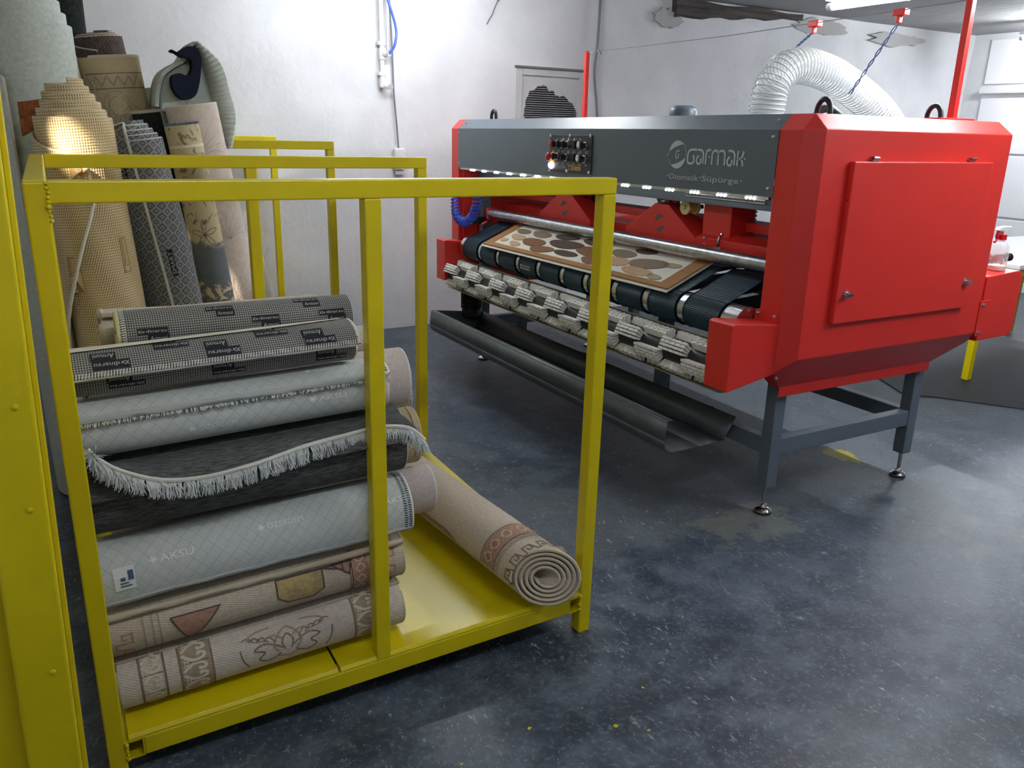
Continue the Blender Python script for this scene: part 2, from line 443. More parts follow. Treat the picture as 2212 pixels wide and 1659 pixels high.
# ================================================================== the room
XL, XR, YB, YF, ZC = -0.95, 8.9, 5.86, -3.0, 2.6
def struct(name, mb, m, **k): return tag(mb.build(name, m, **k), kind='structure')
struct('floor', MB().box(XL-.15, XR+.15, YF-.15, YB+.15, -0.1, 0), M_FLOOR)
struct('ceiling', MB().box(XL-.15, XR+.15, YF-.15, YB+.15, ZC, ZC+0.1), M_CEIL)
struct('wall_left', MB().box(XL-.15, XL, YF, YB, 0, ZC), M_WALL)
struct('wall_right', MB().box(XR, XR+.15, YF, YB, 0, ZC), M_WALL)
struct('wall_front', MB().box(XL-.15, XR+.15, YF-.15, YF, 0, ZC), M_WALL)

def uneven_wall():
    """back wall: old plaster, slightly wavy, with a hole for the vent"""
    mb = MB(); nx, nz = 66, 20; rnd = random.Random(4)
    def yy(x, z): return YB + 0.010*math.sin(x*2.3+z*1.1)+0.008*math.sin(x*5.1-z*3.7)+0.006*math.sin(z*7+x*1.3)
    gx = sorted(set([XL+(XR-XL)*i/nx for i in range(nx+1)]+[3.27, 3.91])); gz = sorted(set([ZC*i/nz for i in range(nz+1)]+[1.30, 1.965]))
    for i in range(len(gx)-1):
        for j in range(len(gz)-1):
            x0, x1, z0, z1 = gx[i], gx[i+1], gz[j], gz[j+1]
            if x0 >= 3.269 and x1 <= 3.911 and z0 >= 1.299 and z1 <= 1.966: continue
            mb.poly([(x0, yy(x0,z0), z0), (x1, yy(x1,z0), z0), (x1, yy(x1,z1), z1), (x0, yy(x0,z1), z1)])
    mb.box(XL-.15, XR+.15, YB+.06, YB+.2, -0.0, ZC)
    return struct('wall_back', mb, M_WALL, smooth=60)
WB = uneven_wall()
for cx_, cz_, rx_, rz_, sd0 in ((6.55, 2.50, .36, .07, 3), (7.65, 2.47, .42, .06, 5), (4.70, 2.43, .16, .07, 7)):
    rnd = random.Random(sd0); m = MB(); n = 26
    m.prism([(cx_+rx_*math.cos(2*math.pi*i/n)*(.75+.4*rnd.random()), YB-.026, cz_+rz_*math.sin(2*math.pi*i/n)*(.7+.6*rnd.random())) for i in range(n)], (0, .03, 0))
    m.build('bare_plaster_patch', m_plaster('bare_grey_plaster', lin(184, 183, 180), 1.0), WB)

# ------------------------------------------------------------------ vent window in the back wall, half plastered over
def vent():
    w = empty('window_1', (3.59, YB, 1.63)); w['kind'] = 'structure'
    mf = m_plaster('flaking_white_paint', lin(205, 205, 205), 1.0)
    y0 = YB-0.012
    f = MB()
    f.box(3.27, 3.325, y0, YB+.05, 1.30, 1.965); f.box(3.855, 3.91, y0, YB+.05, 1.30, 1.965)
    f.box(3.325, 3.855, y0, YB+.05, 1.915, 1.965); f.box(3.325, 3.855, y0, YB+.05, 1.30, 1.34)
    f.build('window_frame', mf, w, bevel=0.004)
    MB().box(3.255, 3.925, y0-.012, YB+.03, 1.965, 1.982).build('lintel_strip', simple('grey_mortar', lin(110,110,110), 0.9), w, bevel=0.003)
    MB().box(3.325, 3.855, YB+.055, YB+.06, 1.34, 1.915).build('back_plate', simple('dark_void', lin(30,31,34), 0.8), w)
    s = MB(); z = 1.345
    while z < 1.86:
        s.poly([(3.33, YB+.012, z), (3.85, YB+.012, z), (3.85, YB+.04, z+.010), (3.33, YB+.04, z+.010)])
        s.box(3.33, 3.85, YB+.008, YB+.014, z-.003, z+.004); z += 0.0165
    s.build('louvre_slats', simple('grey_aluminium', lin(150,152,155), 0.5, 0.3), w, kind='stuff')
    # plaster smeared over the louvre: ragged sheet with an open middle
    rnd = random.Random(11); pl = MB(); n = 60; cx, cz = 3.57, 1.61
    inner, outer = [], []
    for i in range(n):
        a = 2*math.pi*i/n; c, sn = math.cos(a), math.sin(a)
        k = 1/max(abs(c)/0.285, abs(sn)/0.31); outer.append((cx+c*k, YB+.005, cz+.01+sn*k))
        r = 0.20+0.03*rnd.random()+0.03*math.sin(3*a+1)+ (0.05 if sn < -0.2 and c > 0 else 0) - (0.07 if (c < -0.3 and sn < -0.15) else 0)
        r = min(r, 0.26); inner.append((cx+.01+c*r*1.12, YB+.004, cz-0.02+sn*r*1.15))
    for i in range(n):
        j = (i+1) % n; pl.poly([outer[i], outer[j], inner[j], inner[i]])
        pl.poly([inner[i], inner[j], (inner[j][0], YB+.012, inner[j][2]), (inner[i][0], YB+.012, inner[i][2])])
    pl.build('plaster_smear', mf, w)
vent()

# ------------------------------------------------------------------ timber lintel, crack, pipework and cables on the back wall
tb = MB(); rnd = random.Random(3); n = 14
ring = []
for i in range(n+1):
    x = 4.76+(6.25-4.76)*i/n; zb = 2.445+0.10*i/n+0.010*math.sin(i*1.7); zt = 2.585+0.010*math.sin(i*.9)
    ring.append([(x, YB-.055+.008*math.sin(i), zb), (x, YB+.03, zb-.01), (x, YB+.03, zt), (x, YB-.05, zt)])
tb.loft(ring)
tag(tb.build('timber_lintel', M_TIMBER, loc=(5.7, YB, 2.445), smooth=50), 'old dark timber beam set into the top of the plaster wall', 'beam')
cr = MB(); p = [(3.10, 2.45), (3.085, 2.41), (3.06, 2.36), (3.045, 2.32), (3.02, 2.285), (3.00, 2.25)]
for q in stroke2d(p, 0.010): cr.poly([(a.x, YB-.020, a.y) for a in q])
for q in stroke2d([(3.085, 2.41), (3.11, 2.43), (3.12, 2.47)], 0.006): cr.poly([(a.x, YB-.020, a.y) for a in q])
tag(cr.build('wall_crack', simple('crack_grey', lin(118,118,120), 0.9), loc=(3.05, YB, 2.25)), 'thin branching crack in the white plaster below the ceiling', 'crack')  # crack drawn as flat grey strips

def wall_pipe():
    t = empty('water_pipe', (2.18, YB, 1.77), 'white plastic water pipe with a steel elbow running down the wall', 'pipe')
    y = YB-.035
    MB().cyl((2.165, y, 1.80), (2.165, y, ZC), .016, n=12).build('pipe', M_WHT, t, smooth=40)
    MB().cyl((2.215, y+.01, 2.02), (2.215, y+.01, ZC), .008, n=8).build('conduit', M_WHT, t, smooth=40)
    f = MB(); f.cyl((2.168, y, 1.955), (2.168, y, 2.03), .026, n=12); f.cyl((2.168, y, 1.99), (2.19, y-.05, 1.99), .020, n=12)
    f.build('tee_fitting', M_WHT, t, smooth=40)
    MB().cyl((2.188, y-.046, 1.99), (2.196, y-.065, 1.99), .018, n=10).build('brass_union', M_STEEL, t, smooth=40)
    e = MB(); e.cyl((2.168, y, 1.77), (2.168, y, 1.83), .024, n=12); e.cyl((2.168, y, 1.785), (2.20, y-.05, 1.775), .020, n=12)
    el = e.build('elbow', M_WHT, t, smooth=40)
    MB().cyl((2.198, y-.046, 1.776), (2.208, y-.066, 1.774), .019, n=10).build('plug', M_STEEL, el, smooth=40)
    for z in (1.86, 2.06): MB().box(2.135, 2.185, y-.02, YB-.004, z-.012, z+.012).build('clip', M_WHT, t, bevel=0.003)
    b = MB(); b.tube(bez([(2.195, y-.06, 1.99), (2.235, y-.07, 2.05), (2.25, y-.06, 2.16), (2.20, y-.05, 2.33), (2.15, y-.04, 2.46), (2.13, y-.045, ZC)]), .009, 8)
    tag(b.build('air_hose', M_BLUE, loc=(2.195, y-.06, 1.99), smooth=60), 'thin blue air hose curving up from the wall pipe', 'hose')
    c = MB(); c.tube(bez([(2.285, YB-.022, 1.35), (2.275, YB-.022, 1.50), (2.255, YB-.022, 1.75), (2.248, YB-.022, 2.0), (2.235, YB-.022, 2.3), (2.22, YB-.022, ZC)]), .006, 6)
    tag(c.build('power_cable', M_DKWIRE, loc=(2.285, YB-.022, 1.35), smooth=60), 'thin grey power cable running down the wall to the socket', 'cable')
wall_pipe()

def socket():
    t = empty('double_wall_socket', (2.285, YB, 1.20), 'white double wall socket at the end of the cable on the plaster wall', 'socket')
    y = YB-.05
    MB().box(2.245, 2.325, y, YB-.005, 1.20, 1.355).build('body', M_WHT, t, bevel=0.010, bseg=3)
    MB().box(2.255, 2.315, y+.012, YB-.005, 1.165, 1.20).build('cable_box', M_WHTD, t, bevel=0.004)
    for z in (1.318, 1.238):
        s = MB(); s.lathe((2.285, y-.003, z), (0, 1, 0), [(.030, 0), (.030, .004), (.024, .004), (.023, .012), (.0, .012)], 20)
        o = s.build('outlet', M_WHT, t, smooth=40)
        h = MB()
        for dx in (-.010, .010): h.cyl((2.285+dx, y+.003, z), (2.285+dx, y+.008, z), .004, n=8)
        h.build('pin_holes', M_BLK, o, kind='stuff')
socket()
g = MB(); g.tube(bez([(3.99, YB-.05, ZC), (3.985, YB-.05, 2.2), (3.97, YB-.05, 1.95), (4.02, YB-.05, 1.6), (4.02, YB-.05, 1.0)]), .011, 8)
tag(g.build('hanging_conduit', M_DKWIRE, loc=(4.0, YB-.05, 1.0), smooth=60), 'grey flexible conduit hanging down the wall behind the red rod', 'conduit')

# white wall panels on the right wall
pn = empty('wall_panel', (XR, 5.0, 0), 'tall glossy white panels on the far right wall with a ledge', 'wall panel')
mw = simple('glossy_white_panel', lin(240, 238, 240), 0.3)
for y0, y1, z0, z1 in ((3.2, 5.63, 2.10, 2.54), (3.2, 5.63, 1.40, 2.00), (3.2, 5.63, 0.75, 1.38), (3.2, 5.63, 0.12, 0.73)):
    MB().box(XR-.03, XR, y0, y1, z0, z1).build('panel', mw, pn, bevel=0.006)
MB().box(XR-.10, XR, 3.2, 5.63, 2.00, 2.06).build('ledge', M_WHT, pn, bevel=0.012)
MB().box(XR-.05, XR, 3.2, 5.66, 0, 0.10).build('skirting', M_WHT, pn, bevel=0.006)

# ------------------------------------------------------------------ tube lamps; the front, left and right ones are added
def tube_lamp(p0, p1, m, label, wires=False):
    a, b = Vector(p0), Vector(p1); c = (a+b)/2; d = (b-a).normalized(); sx = Vector((-d.y, d.x, 0))
    t = empty('tube_lamp', (c.x, c.y, c.z+.06), label, 'lamp', 'ceiling tube lamps')
    h = MB(); 
    h.loft([[a+sx*.03+Vector((0,0,.025)), a-sx*.03+Vector((0,0,.025)), a-sx*.025+Vector((0,0,.06)), a+sx*.025+Vector((0,0,.06))],
            [b+sx*.03+Vector((0,0,.025)), b-sx*.03+Vector((0,0,.025)), b-sx*.025+Vector((0,0,.06)), b+sx*.025+Vector((0,0,.06))]])
    h.build('housing', M_WHT, t, bevel=0.003)
    MB().cyl(a+d*.03, b-d*.03, .017, n=12).build('tube', m, t, smooth=60)
    for e, s in ((a, 1), (b, -1)): MB().cyl(e, e+d*.03*s, .019, n=12).build('end_cap', M_WHTD, t, smooth=40)
    for k in (.2, .8):
        q = a.lerp(b, k)
        MB().cyl(q+Vector((0,0,.06)), (q.x, q.y, ZC), .004 if wires else .012, n=6).build('hanger', M_DKWIRE, t)
    return t
tube_lamp((1.40, 4.75, 2.50), (2.90, 4.75, 2.50), M_LAMPW, 'white tube lamp under the ceiling close to the back wall')
tube_lamp((3.60, 3.19, 2.15), (3.60, 1.70, 2.15), M_LAMPM, 'glowing white tube lamp hanging above the red machine', True)
tube_lamp((3.70, 1.40, 2.2), (3.70, 0.20, 2.2), M_LAMPB, 'added white tube lamp over the open floor, lighting the machine end', True)  # added tube that brightens the machine's near end
tube_lamp((0.1, 0.35, 2.50), (1.3, 0.35, 2.50), M_LAMPL, 'added fill tube lamp under the ceiling over the front of the loaded cart')  # added fill for the dim fronts of the rolls
tube_lamp((8.15, 4.9, 2.45), (8.15, 3.7, 2.45), M_LAMPR, 'added white tube lamp brightening the white wall panels')  # added tube that makes the right wall bright

# ================================================================== yellow carts
def cart(x0, x1, y0, y1, H, label, group, sag=0.0):
    t = empty('roll_cart', ((x0+x1)/2, (y0+y1)/2, 0), label, 'cart', group)
    tx, ty, tz = .040, .044, .043; bv = .0035
    dz = lambda x: -sag*(x1-x)/(x1-x0)
    def shear(m): m.v = [(x, y, z+dz(x)) for x, y, z in m.v]; return m
    def bar(name, *a): return MB().box(*a).build(name, M_YEL, t, bevel=bv)
    zt = .137
    for px in (x0, x1-tx):
        for py in (y0, y1-ty):
            bar('post', px, px+tx, py, py+ty, 0, H-tz if px > x0 else H-.002)
    xm = x0+.668
    for py in (y0, y1-ty): bar('middle_post', xm, xm+tx, py, py+ty, .118 if py == y0 else zt, H-tz)
    for py in (y0, y1-ty): bar('top_rail', x0+tx if True else x0, x1, py, py+ty, H-tz, H)
    bar('side_rail', x0, x0+tx, y0+ty, y1-ty, H-tz, H)
    # base: front and back rails between open-ended side tubes
    for py in (y0, y1-ty): shear(MB().box(x0+2*tx, x1-2*tx, py, py+ty, .085, zt)).build('base_rail', M_YEL, t, bevel=bv)
    for xx in (x0+tx, x1-2*tx):
        m = MB(); w = .003; z0, z1 = .085, zt
        m.box(xx, xx+w, y0, y1, z0, z1); m.box(xx+tx-w, xx+tx, y0, y1, z0, z1); m.box(xx+w, xx+tx-w, y0, y1, z0, z0+w); m.box(xx+w, xx+tx-w, y0, y1, z1-w, z1)
        m.box(xx+w, xx+tx-w, y0+.22, y0+.222, z0+w, z1-w, 1)
        shear(m).build('base_side_tube', [M_YEL, M_YELIN], t)
    # tray: two steel sheets with a folded front lip
    for k, (a, b) in enumerate(((x0+tx+.003, x0+.56), (x0+.5625, x1-.006))):
        m = MB(); ins = .004
        poly = [(y0+.004, zt-.010), (y0+.001, zt+.004), (y0+.008, zt+.012), (y1-.05, zt+.012), (y1-.05, zt+.002), (y0+.012, zt+.002)]
        m.prism([(a+ins, y, z) for y, z in poly], (b-a-ins, 0, 0))
        shear(m).build('tray_sheet', M_YEL, t, bevel=.0015)
    # weld beads at the joints
    w = MB(); rnd = random.Random(8)
    for (wx, wz0, wz1) in ((x0+tx, H-.075, H-.004), (x0+tx+.001, .088-sag, .135-sag), (x1-tx-.001, .088, .135)):
        k = 9
        for i in range(k):
            z = wz0+(wz1-wz0)*i/(k-1); r = .0022+.002*rnd.random()
            w.lathe((wx+rnd.uniform(-.002,.002), y0-.001, z), (0,-1,0), [(r*1.6, -.002), (r*1.3, r*.6), (0.0005, r)], 6)
    w.build('weld_beads', M_YEL, t, smooth=60, kind='stuff')
    return t
cart(-.045, 1.326, 1.805, 3.127, 1.396, 'yellow steel tube cart in front, stacked with lying carpet rolls', 'yellow roll carts', .037)
cart(-.035, 1.352, 4.385, 5.70, 1.424, 'yellow steel tube cart standing against the back wall behind the upright rolls', 'yellow roll carts')

# tall yellow steel frame at the left edge
tf = empty('steel_door_frame', (-.084, 1.65, 0), 'tall yellow steel frame with sheet panel at the left edge beside the cart', 'frame')
tf.rotation_euler.y = .021
MB().box(-.186, -.093, 1.605, 1.70, 0, 2.45).build('post', M_YEL, tf, bevel=.006, bseg=3)
MB().box(-.093, -.084, 1.63, 1.672, 0, 2.45).build('flange', M_YEL, tf, bevel=.002)
MB().box(-.80, -.186, 1.645, 1.65, .05, 2.4).build('sheet_panel', M_YEL, tf)
MB().box(-.80, -.186, 1.63, 1.68, 2.4, 2.45).build('head_rail', M_YEL, tf, bevel=.004)
MB().box(-.87, -.80, 1.62, 1.70, .02, 2.45).build('post', M_YEL, tf, bevel=.006)
for z in (1.02, .82, .47):
    MB().lathe((-.122, 1.605, z), (0, -1, 0), [(.006, 0), (.005, .003), (.001, .0045)], 8).build('rivet', M_YEL, tf, smooth=50)

# ================================================================== carpet rolls
class Roll:
    def __init__(s, name, label, P0, A, F, T, L, R, th, turns, mo, mi=None, th0=20, dr=1, gap=.0012, sq=(1, 1), tel0=0.0, tel1=0.0,
                 flap=0.0, fang=1.2, nu=10, wob=0.0, cut0=None, cut1=None, cat='carpet roll', group=None, me=None, seed=1, bend=None, base=None, tw=None):
        s.tw = tw or (lambda u: 0.0)
        s.P0, s.A, s.F, s.T = Vector(P0), Vector(A).normalized(), Vector(F).normalized(), Vector(T).normalized()
        s.L, s.R, s.th, s.turns, s.th0, s.dr, s.gap, s.sq = L, R, th, turns, math.radians(th0), dr, gap, sq
        s.flap, s.fang, s.wob, s.bend, s.seed = flap, fang, wob, bend, seed
        s.tel0, s.tel1, s.cut0, s.cut1 = tel0, tel1, cut0, cut1
        N = 26; n = int(turns*N)+1; mb = MB(); mi = mi or mo; me = me or mi
        rows = []; arc = 0; prev = None
        for i in range(n):
            ph = i*2*math.pi/N; r = s.rad(ph); pc = (r*math.cos(ph), r*math.sin(ph))
            if prev: arc += math.hypot(pc[0]-prev[0], pc[1]-prev[1])
            prev = pc; rows.append((ph, arc))
        ptsO = []; ptsI = []
        for ph, a in rows:
            u0, u1 = s.ends(ph)
            ptsO.append([s.at(u0+(u1-u0)*j/nu, ph, th/2) for j in range(nu+1)])
            ptsI.append([s.at(u0+(u1-u0)*j/nu, ph, -th/2) for j in range(nu+1)])
        def uvq(i, j):
            u0, u1 = s.ends(rows[i][0]); return (u0+(u1-u0)*j/nu, rows[i][1])
        base_i = len(mb.v); w = nu+1
        for row in ptsO: mb.v += [tuple(p) for p in row]
        bi = len(mb.v)
        for row in ptsI: mb.v += [tuple(p) for p in row]
        o = lambda i, j: i*w+j
        q = lambda i, j: bi+i*w+j
        for i in range(n-1):
            for j in range(nu):
                uq = [uvq(i, j), uvq(i+1, j), uvq(i+1, j+1), uvq(i, j+1)]
                mb.f.append((o(i,j), o(i+1,j), o(i+1,j+1), o(i,j+1))); mb.m.append(0); mb.uv.append(uq)
                mb.f.append((q(i,j), q(i,j+1), q(i+1,j+1), q(i+1,j))); mb.m.append(1); mb.uv.append([uq[0], uq[3], uq[2], uq[1]])
            for j in (0, nu):
                mb.f.append((o(i,j), q(i,j), q(i+1,j), o(i+1,j))); mb.m.append(2); mb.uv.append([uvq(i,j)]*2+[uvq(i+1,j)]*2)
        for i in (0, n-1):
            for j in range(nu):
                mb.f.append((o(i,j), o(i,j+1), q(i,j+1), q(i,j))); mb.m.append(2); mb.uv.append([uvq(i,j), uvq(i,j+1), uvq(i,j+1), uvq(i,j)])
        b = base if base else (s.P0 - s.T*R*sq[1] if abs(s.T.z) > .5 else s.P0)
        s.o = mb.build(name, [mo, mi, me], loc=b, smooth=70)
        tag(s.o, label, cat, group)
    def rad(s, ph):
        r = s.R-s.th/2-(s.th+s.gap)*ph/(2*math.pi)
        if s.flap and ph < s.fang: r += s.flap*(1-ph/s.fang)**2
        return r
    def ends(s, ph):
        k = ph/(2*math.pi)
        u0, u1 = -s.tel0*k, s.L+s.tel1*k
        if s.cut0: u0 += s.cut0(ph)
        if s.cut1: u1 += s.cut1(ph)
        return u0, u1
    def at(s, u, ph, off=0.0):
        t = s.th0+s.dr*ph+s.tw(u); r = s.rad(ph)+off
        if s.wob: r += s.wob*math.sin(u*9+s.seed*2.1+ph*.8)*math.exp(-ph*.25)+s.wob*.5*math.sin(u*23+s.seed)*math.exp(-ph*.6)
        p = s.P0+s.A*u+s.F*(r*math.cos(t)*s.sq[0])+s.T*(r*math.sin(t)*s.sq[1])
        if s.bend: p = p+Vector(s.bend(u))
        return p
    def surf(s, u, ang, off=.001):
        """point on the outer turn at angle ang (deg; 0 faces the front, 90 the T side)"""
        ph = ((math.radians(ang)-s.th0-s.tw(u))*s.dr) % (2*math.pi)
        return s.at(u, ph, s.th/2+off)
    def fn(s, u, ang, off=.001, flip=False, swap=False):
        """map flat (x along roll, y along cloth) to the surface around (u, ang)"""
        k = 180/math.pi/(s.R*(s.sq[0]+s.sq[1])/2); f = -1 if flip else 1
        return lambda x, y: s.surf(u+f*x, ang+f*y*k, off)
    def bind(s, side, m, r=None, a0=0.0, a1=6.0, name='edge_binding', n=40, step=1):
        path = []
        for i in range(n+1):
            ph = a0+(a1-a0)*i/n; u = s.ends(ph)[0 if side == 0 else 1]
            path.append(s.at(u, ph, 0))
        return MB().tube(path, r or s.th*.62, 6, cap=True).build(name, m, s.o, smooth=60)
    def hem(s, m, r=None, name='edge_binding', n=30):
        u0, u1 = s.ends(0)
        return MB().tube([s.at(u0+(u1-u0)*i/n, 0.0, 0) for i in range(n+1)], r or s.th*.62, 6).build(name, m, s.o, smooth=60)
    def stitches(s, side, m, w=.010, pitch=.006, a0=0.0, a1=5.0, inset=.0):
        mb = MB(); n = int((a1-a0)*s.R/pitch)
        for i in range(n):
            ph = a0+(a1-a0)*i/n; d = pitch*.25/s.R; u = s.ends(ph)[0 if side == 0 else 1]; sg = 1 if side == 0 else -1
            mb.poly([s.at(u+sg*inset, ph-d, s.th/2+.0012), s.at(u+sg*inset, ph+d, s.th/2+.0012), s.at(u+sg*(inset+w), ph+d*2.2, s.th/2+.0012), s.at(u+sg*(inset+w), ph+d*.4, s.th/2+.0012)])
        return mb.build('stitching', m, s.o, kind='stuff')
    def hemstitch(s, m, w=.008, pitch=.006):
        mb = MB(); u0, u1 = s.ends(0); n = int((u1-u0)/pitch)
        for i in range(n):
            u = u0+(u1-u0)*i/n; d = w/s.R
            mb.poly([s.at(u, 0.02, s.th/2+.0012), s.at(u+.0022, 0.02, s.th/2+.0012), s.at(u+.0046, d, s.th/2+.0012), s.at(u+.0024, d, s.th/2+.0012)])
        return mb.build('stitching', m, s.o, kind='stuff')

class Deco:
    """flat woven or printed pattern laid on a roll's surface"""
    def __init__(s, roll, mats, off=.0010): s.r = roll; s.mb = MB(); s.mats = mats; s.off = off
    def line(s, fn, pts, w, m=0, closed=False, st=.008):
        P = pts+[pts[0]] if closed else pts
        for q in stroke2d(dens(P, st), w): s.mb.poly([fn(p.x, p.y) for p in q], m)
    def fill(s, fn, pts, m=0, st=.010):
        """convex polygon, sliced along the cloth so that it follows the curve"""
        ys = sorted(p[1] for p in pts); y0, y1 = ys[0], ys[-1]; n = max(1, int((y1-y0)/st)); prev = None
        for k in range(n+1):
            y = y0+(y1-y0)*k/n; xs = []
            for a, b in zip(pts, pts[1:]+pts[:1]):
                if (a[1]-y)*(b[1]-y) <= 0 and abs(a[1]-b[1]) > 1e-9:
                    xs.append(a[0]+(b[0]-a[0])*(y-a[1])/(b[1]-a[1]))
                elif abs(a[1]-b[1]) <= 1e-9 and abs(a[1]-y) < 1e-9: xs += [a[0], b[0]]
            if not xs: continue
            cur = (min(xs), max(xs), y)
            if prev:
                nx = max(1, int(max(cur[1]-cur[0], prev[1]-prev[0])/.06))
                for i in range(nx):
                    f0, f1 = i/nx, (i+1)/nx
                    A = prev[0]+(prev[1]-prev[0])*f0; B = prev[0]+(prev[1]-prev[0])*f1
                    Cc = cur[0]+(cur[1]-cur[0])*f1; D = cur[0]+(cur[1]-cur[0])*f0
                    s.mb.poly([fn(A, prev[2]), fn(B, prev[2]), fn(Cc, cur[2]), fn(D, cur[2])], m)
            prev = cur
    def text(s, fn, t, m, w, h, x=0, y=0, bold=0.0, shear=0.0):
        add_text(s.mb, t, lambda a, b: fn(x+a, y+b), m, w, h, bold=bold, shear=shear)
    def cut(s, name='woven_pattern'):
        if s.mb.f: s.mb.build(name, s.mats, s.r.o)
        s.mb = MB()
    def done(s, name='woven_pattern', **k): s.cut(name)

X, Yv, Z = Vector((1,0,0)), Vector((0,1,0)), Vector((0,0,1))
GR1 = 'carpet rolls lying in the front cart'
def lying(label, x0, x1, yc, zc, R, th, turns, mo, zr=None, **k):
    A = Vector((x1-x0, 0, (zr-zc) if zr else 0)).normalized(); T = Vector((-A.z, 0, A.x))
    return Roll('carpet_roll', label, (x0, yc, zc), A, -Yv, T, x1-x0, R, th, turns, mo, group=k.pop('group', GR1), base=(x0+(x1-x0)/2, yc, zc-R*k.get('sq', (1,1))[1]), **k)
def spir(n, r0, r1, cx=0, cy=0, a0=0, d=1, sc=1):
    return [(cx+(r0+(r1-r0)*i/18)*math.cos(a0+d*n*2*math.pi*i/18), cy+sc*(r0+(r1-r0)*i/18)*math.sin(a0+d*n*2*math.pi*i/18)) for i in range(19)]

FY = 1.852           # front face of the pile
# 1 bottom roll: beige with taupe scrolls
r = lying('beige carpet roll with taupe scroll bands and a medallion, lowest in the front cart', -.0, .725, FY+.073, .190, .074, .008, 4.2, M_BEIGE2, mi=M_PILEW, zr=.216, th0=70, sq=(1.0, 1.0), wob=.0012)
r.bind(1, M_BINDB); r.bind(0, M_BINDB)
d = Deco(r, [M_BRN1, M_BEIG3, M_BRN2])
def scrollband(u, w):
    f = r.fn(u, 10)
    for x in (-w/2, w/2): d.line(f, [(x, -.085), (x, .085)], .005, 0)
    d.fill(f, [(-w/2, -.085), (w/2, -.085), (w/2, .085), (-w/2, .085)], 2) if w > .06 else None
    f = r.fn(u, 10, .0016)
    for yy in (-.055, -.002, .052):
        for sg in (1, -1):
            d.line(f, crom([(-w*.42, yy+sg*.004), (-w*.1, yy+sg*.022), (w*.22, yy+sg*.020), (w*.30, yy+sg*.009), (w*.12, yy+sg*.005), (w*.10, yy+sg*.012)], 4), .0075, 1, st=.02)
        d.line(f, [(-w*.45, yy+.026), (w*.42, yy+.026)], .003, 0)
        for k in (-1, 0, 1): d.line(f, spir(1, .0055, .0055, -w*.30, yy+.026+k*.008, sc=.6), .002, 1, st=.02)
scrollband(.075, .055); d.cut(); scrollband(.175, .075); d.cut(); scrollband(.620, .075); d.cut()
f = r.fn(.40, 12)
for sg in (1, -1):
    d.line(f, crom([(sg*.02, -.03), (sg*.05, -.045), (sg*.075, -.03), (sg*.06, -.012), (sg*.085, .0), (sg*.06, .012), (sg*.03, .0), (sg*.015, -.012)], 4), .004, 0, st=.02)
    d.line(f, crom([(sg*.01, .012), (sg*.035, .03), (sg*.07, .022), (sg*.10, .035), (sg*.08, .05), (sg*.04, .055)], 4), .004, 2, st=.02)
    for k in range(4): d.line(f, crom([(sg*(.03+.018*k), .008+.006*k), (sg*(.045+.018*k), .028+.004*k), (sg*(.06+.018*k), .018+.006*k)], 4), .003, 0, st=.02)
for sg in (1, -1):
    dd = Deco(r, [M_BRN1]); dd.line(f, crom([(sg*.10, -.05), (sg*.115, -.02), (sg*.12, .012)], 4), .004, 0, st=.02); dd.cut()
d.line(f, crom([(-.02, -.03), (-.035, .005), (0, .045), (.035, .005), (.02, -.03)], 5), .005, 2, st=.02)
d.line(f, crom([(-.008, -.02), (-.014, .005), (0, .025), (.014, .005), (.008, -.02)], 5), .004, 0, st=.02)
for i in range(9): d.fill(f, [(-.024+.006*i-.002, -.05+.0025*abs(i-4)), (-.024+.006*i+.002, -.05+.0025*abs(i-4)), (-.024+.006*i+.002, -.046+.0025*abs(i-4)), (-.024+.006*i-.002, -.046+.0025*abs(i-4))], 0)
d.done()

# 2 beige roll with key border and rust diamonds, loose hem drooping in front
r = lying('beige carpet roll with rust triangles, gold tile and key border in the front cart', -.018, .728, FY+.078, .340, .078, .008, 4, M_BEIGE, mi=M_PILEW, zr=.370, th0=46, flap=.010, fang=1.0, sq=(1.0, .97), wob=.0015)
r.bind(1, M_BINDB); r.bind(0, M_BINDB); r.hem(M_BINDB, .009)
d = Deco(r, [M_RUST, M_DKY, M_GOLD, M_BRN2, M_BEIG3])
def key(f, x, y0, n, w=.018, h=.034, m=0, lw=.004):
    for i in range(n):
        y = y0+i*h*1.7
        d.line(f, [(x-w, y), (x+w, y), (x+w, y+h*.75), (x-w*.2, y+h*.75), (x-w*.2, y+h*.32), (x+w*.35, y+h*.32)], lw, m)
        d.line(f, [(x-w, y), (x-w, y-h*.55), (x+w, y-h*.95)], lw, m)
f = r.fn(0, 0)
key(f, .04, -.07, 2); d.cut(); key(f, .70, -.085, 3); d.cut()
for x in (.085, .105, .12): d.line(f, [(x, -.11), (x, .05)], .0035, 3); d.cut()
def tri(pts, m, o=.0006):
    d.cut(); d.fill(r.fn(0, 0, .0010), pts, m); d.line(r.fn(0, 0, .0015), pts, .004, 1, closed=True)
tri([(.145, .025), (.26, .025), (.185, -.075)], 0)
tri([(.40, .048), (.52, .048), (.52, -.01), (.49, -.032), (.425, -.028), (.40, -.005)], 2)
tri([(.52, .048), (.575, .048), (.575, .03)], 0); tri([(.545, .05), (.60, .05), (.59, .012)], 0)
f2 = r.fn(0, 0, .0016)
d.cut()
for x in (.425, .44): d.line(f2, crom([(x, .01), (x+.02, .0), (x+.01, -.012), (x+.03, -.018)], 4), .003, 0, st=.02)
d.cut()
for x in (.50, .508): d.line(f2, [(x, -.02), (x, .045)], .002, 3)
d.cut()
d.fill(r.fn(.655, 0), [(-.052, -.075), (-.012, -.075), (-.012, .075), (-.052, .075)], 0)
d.line(r.fn(.655, 0, .0016), [(-.056, -.075), (-.056, .075)], .003, 1); d.line(r.fn(.655, 0, .0016), [(-.062, -.075), (-.062, .075)], .002, 1)
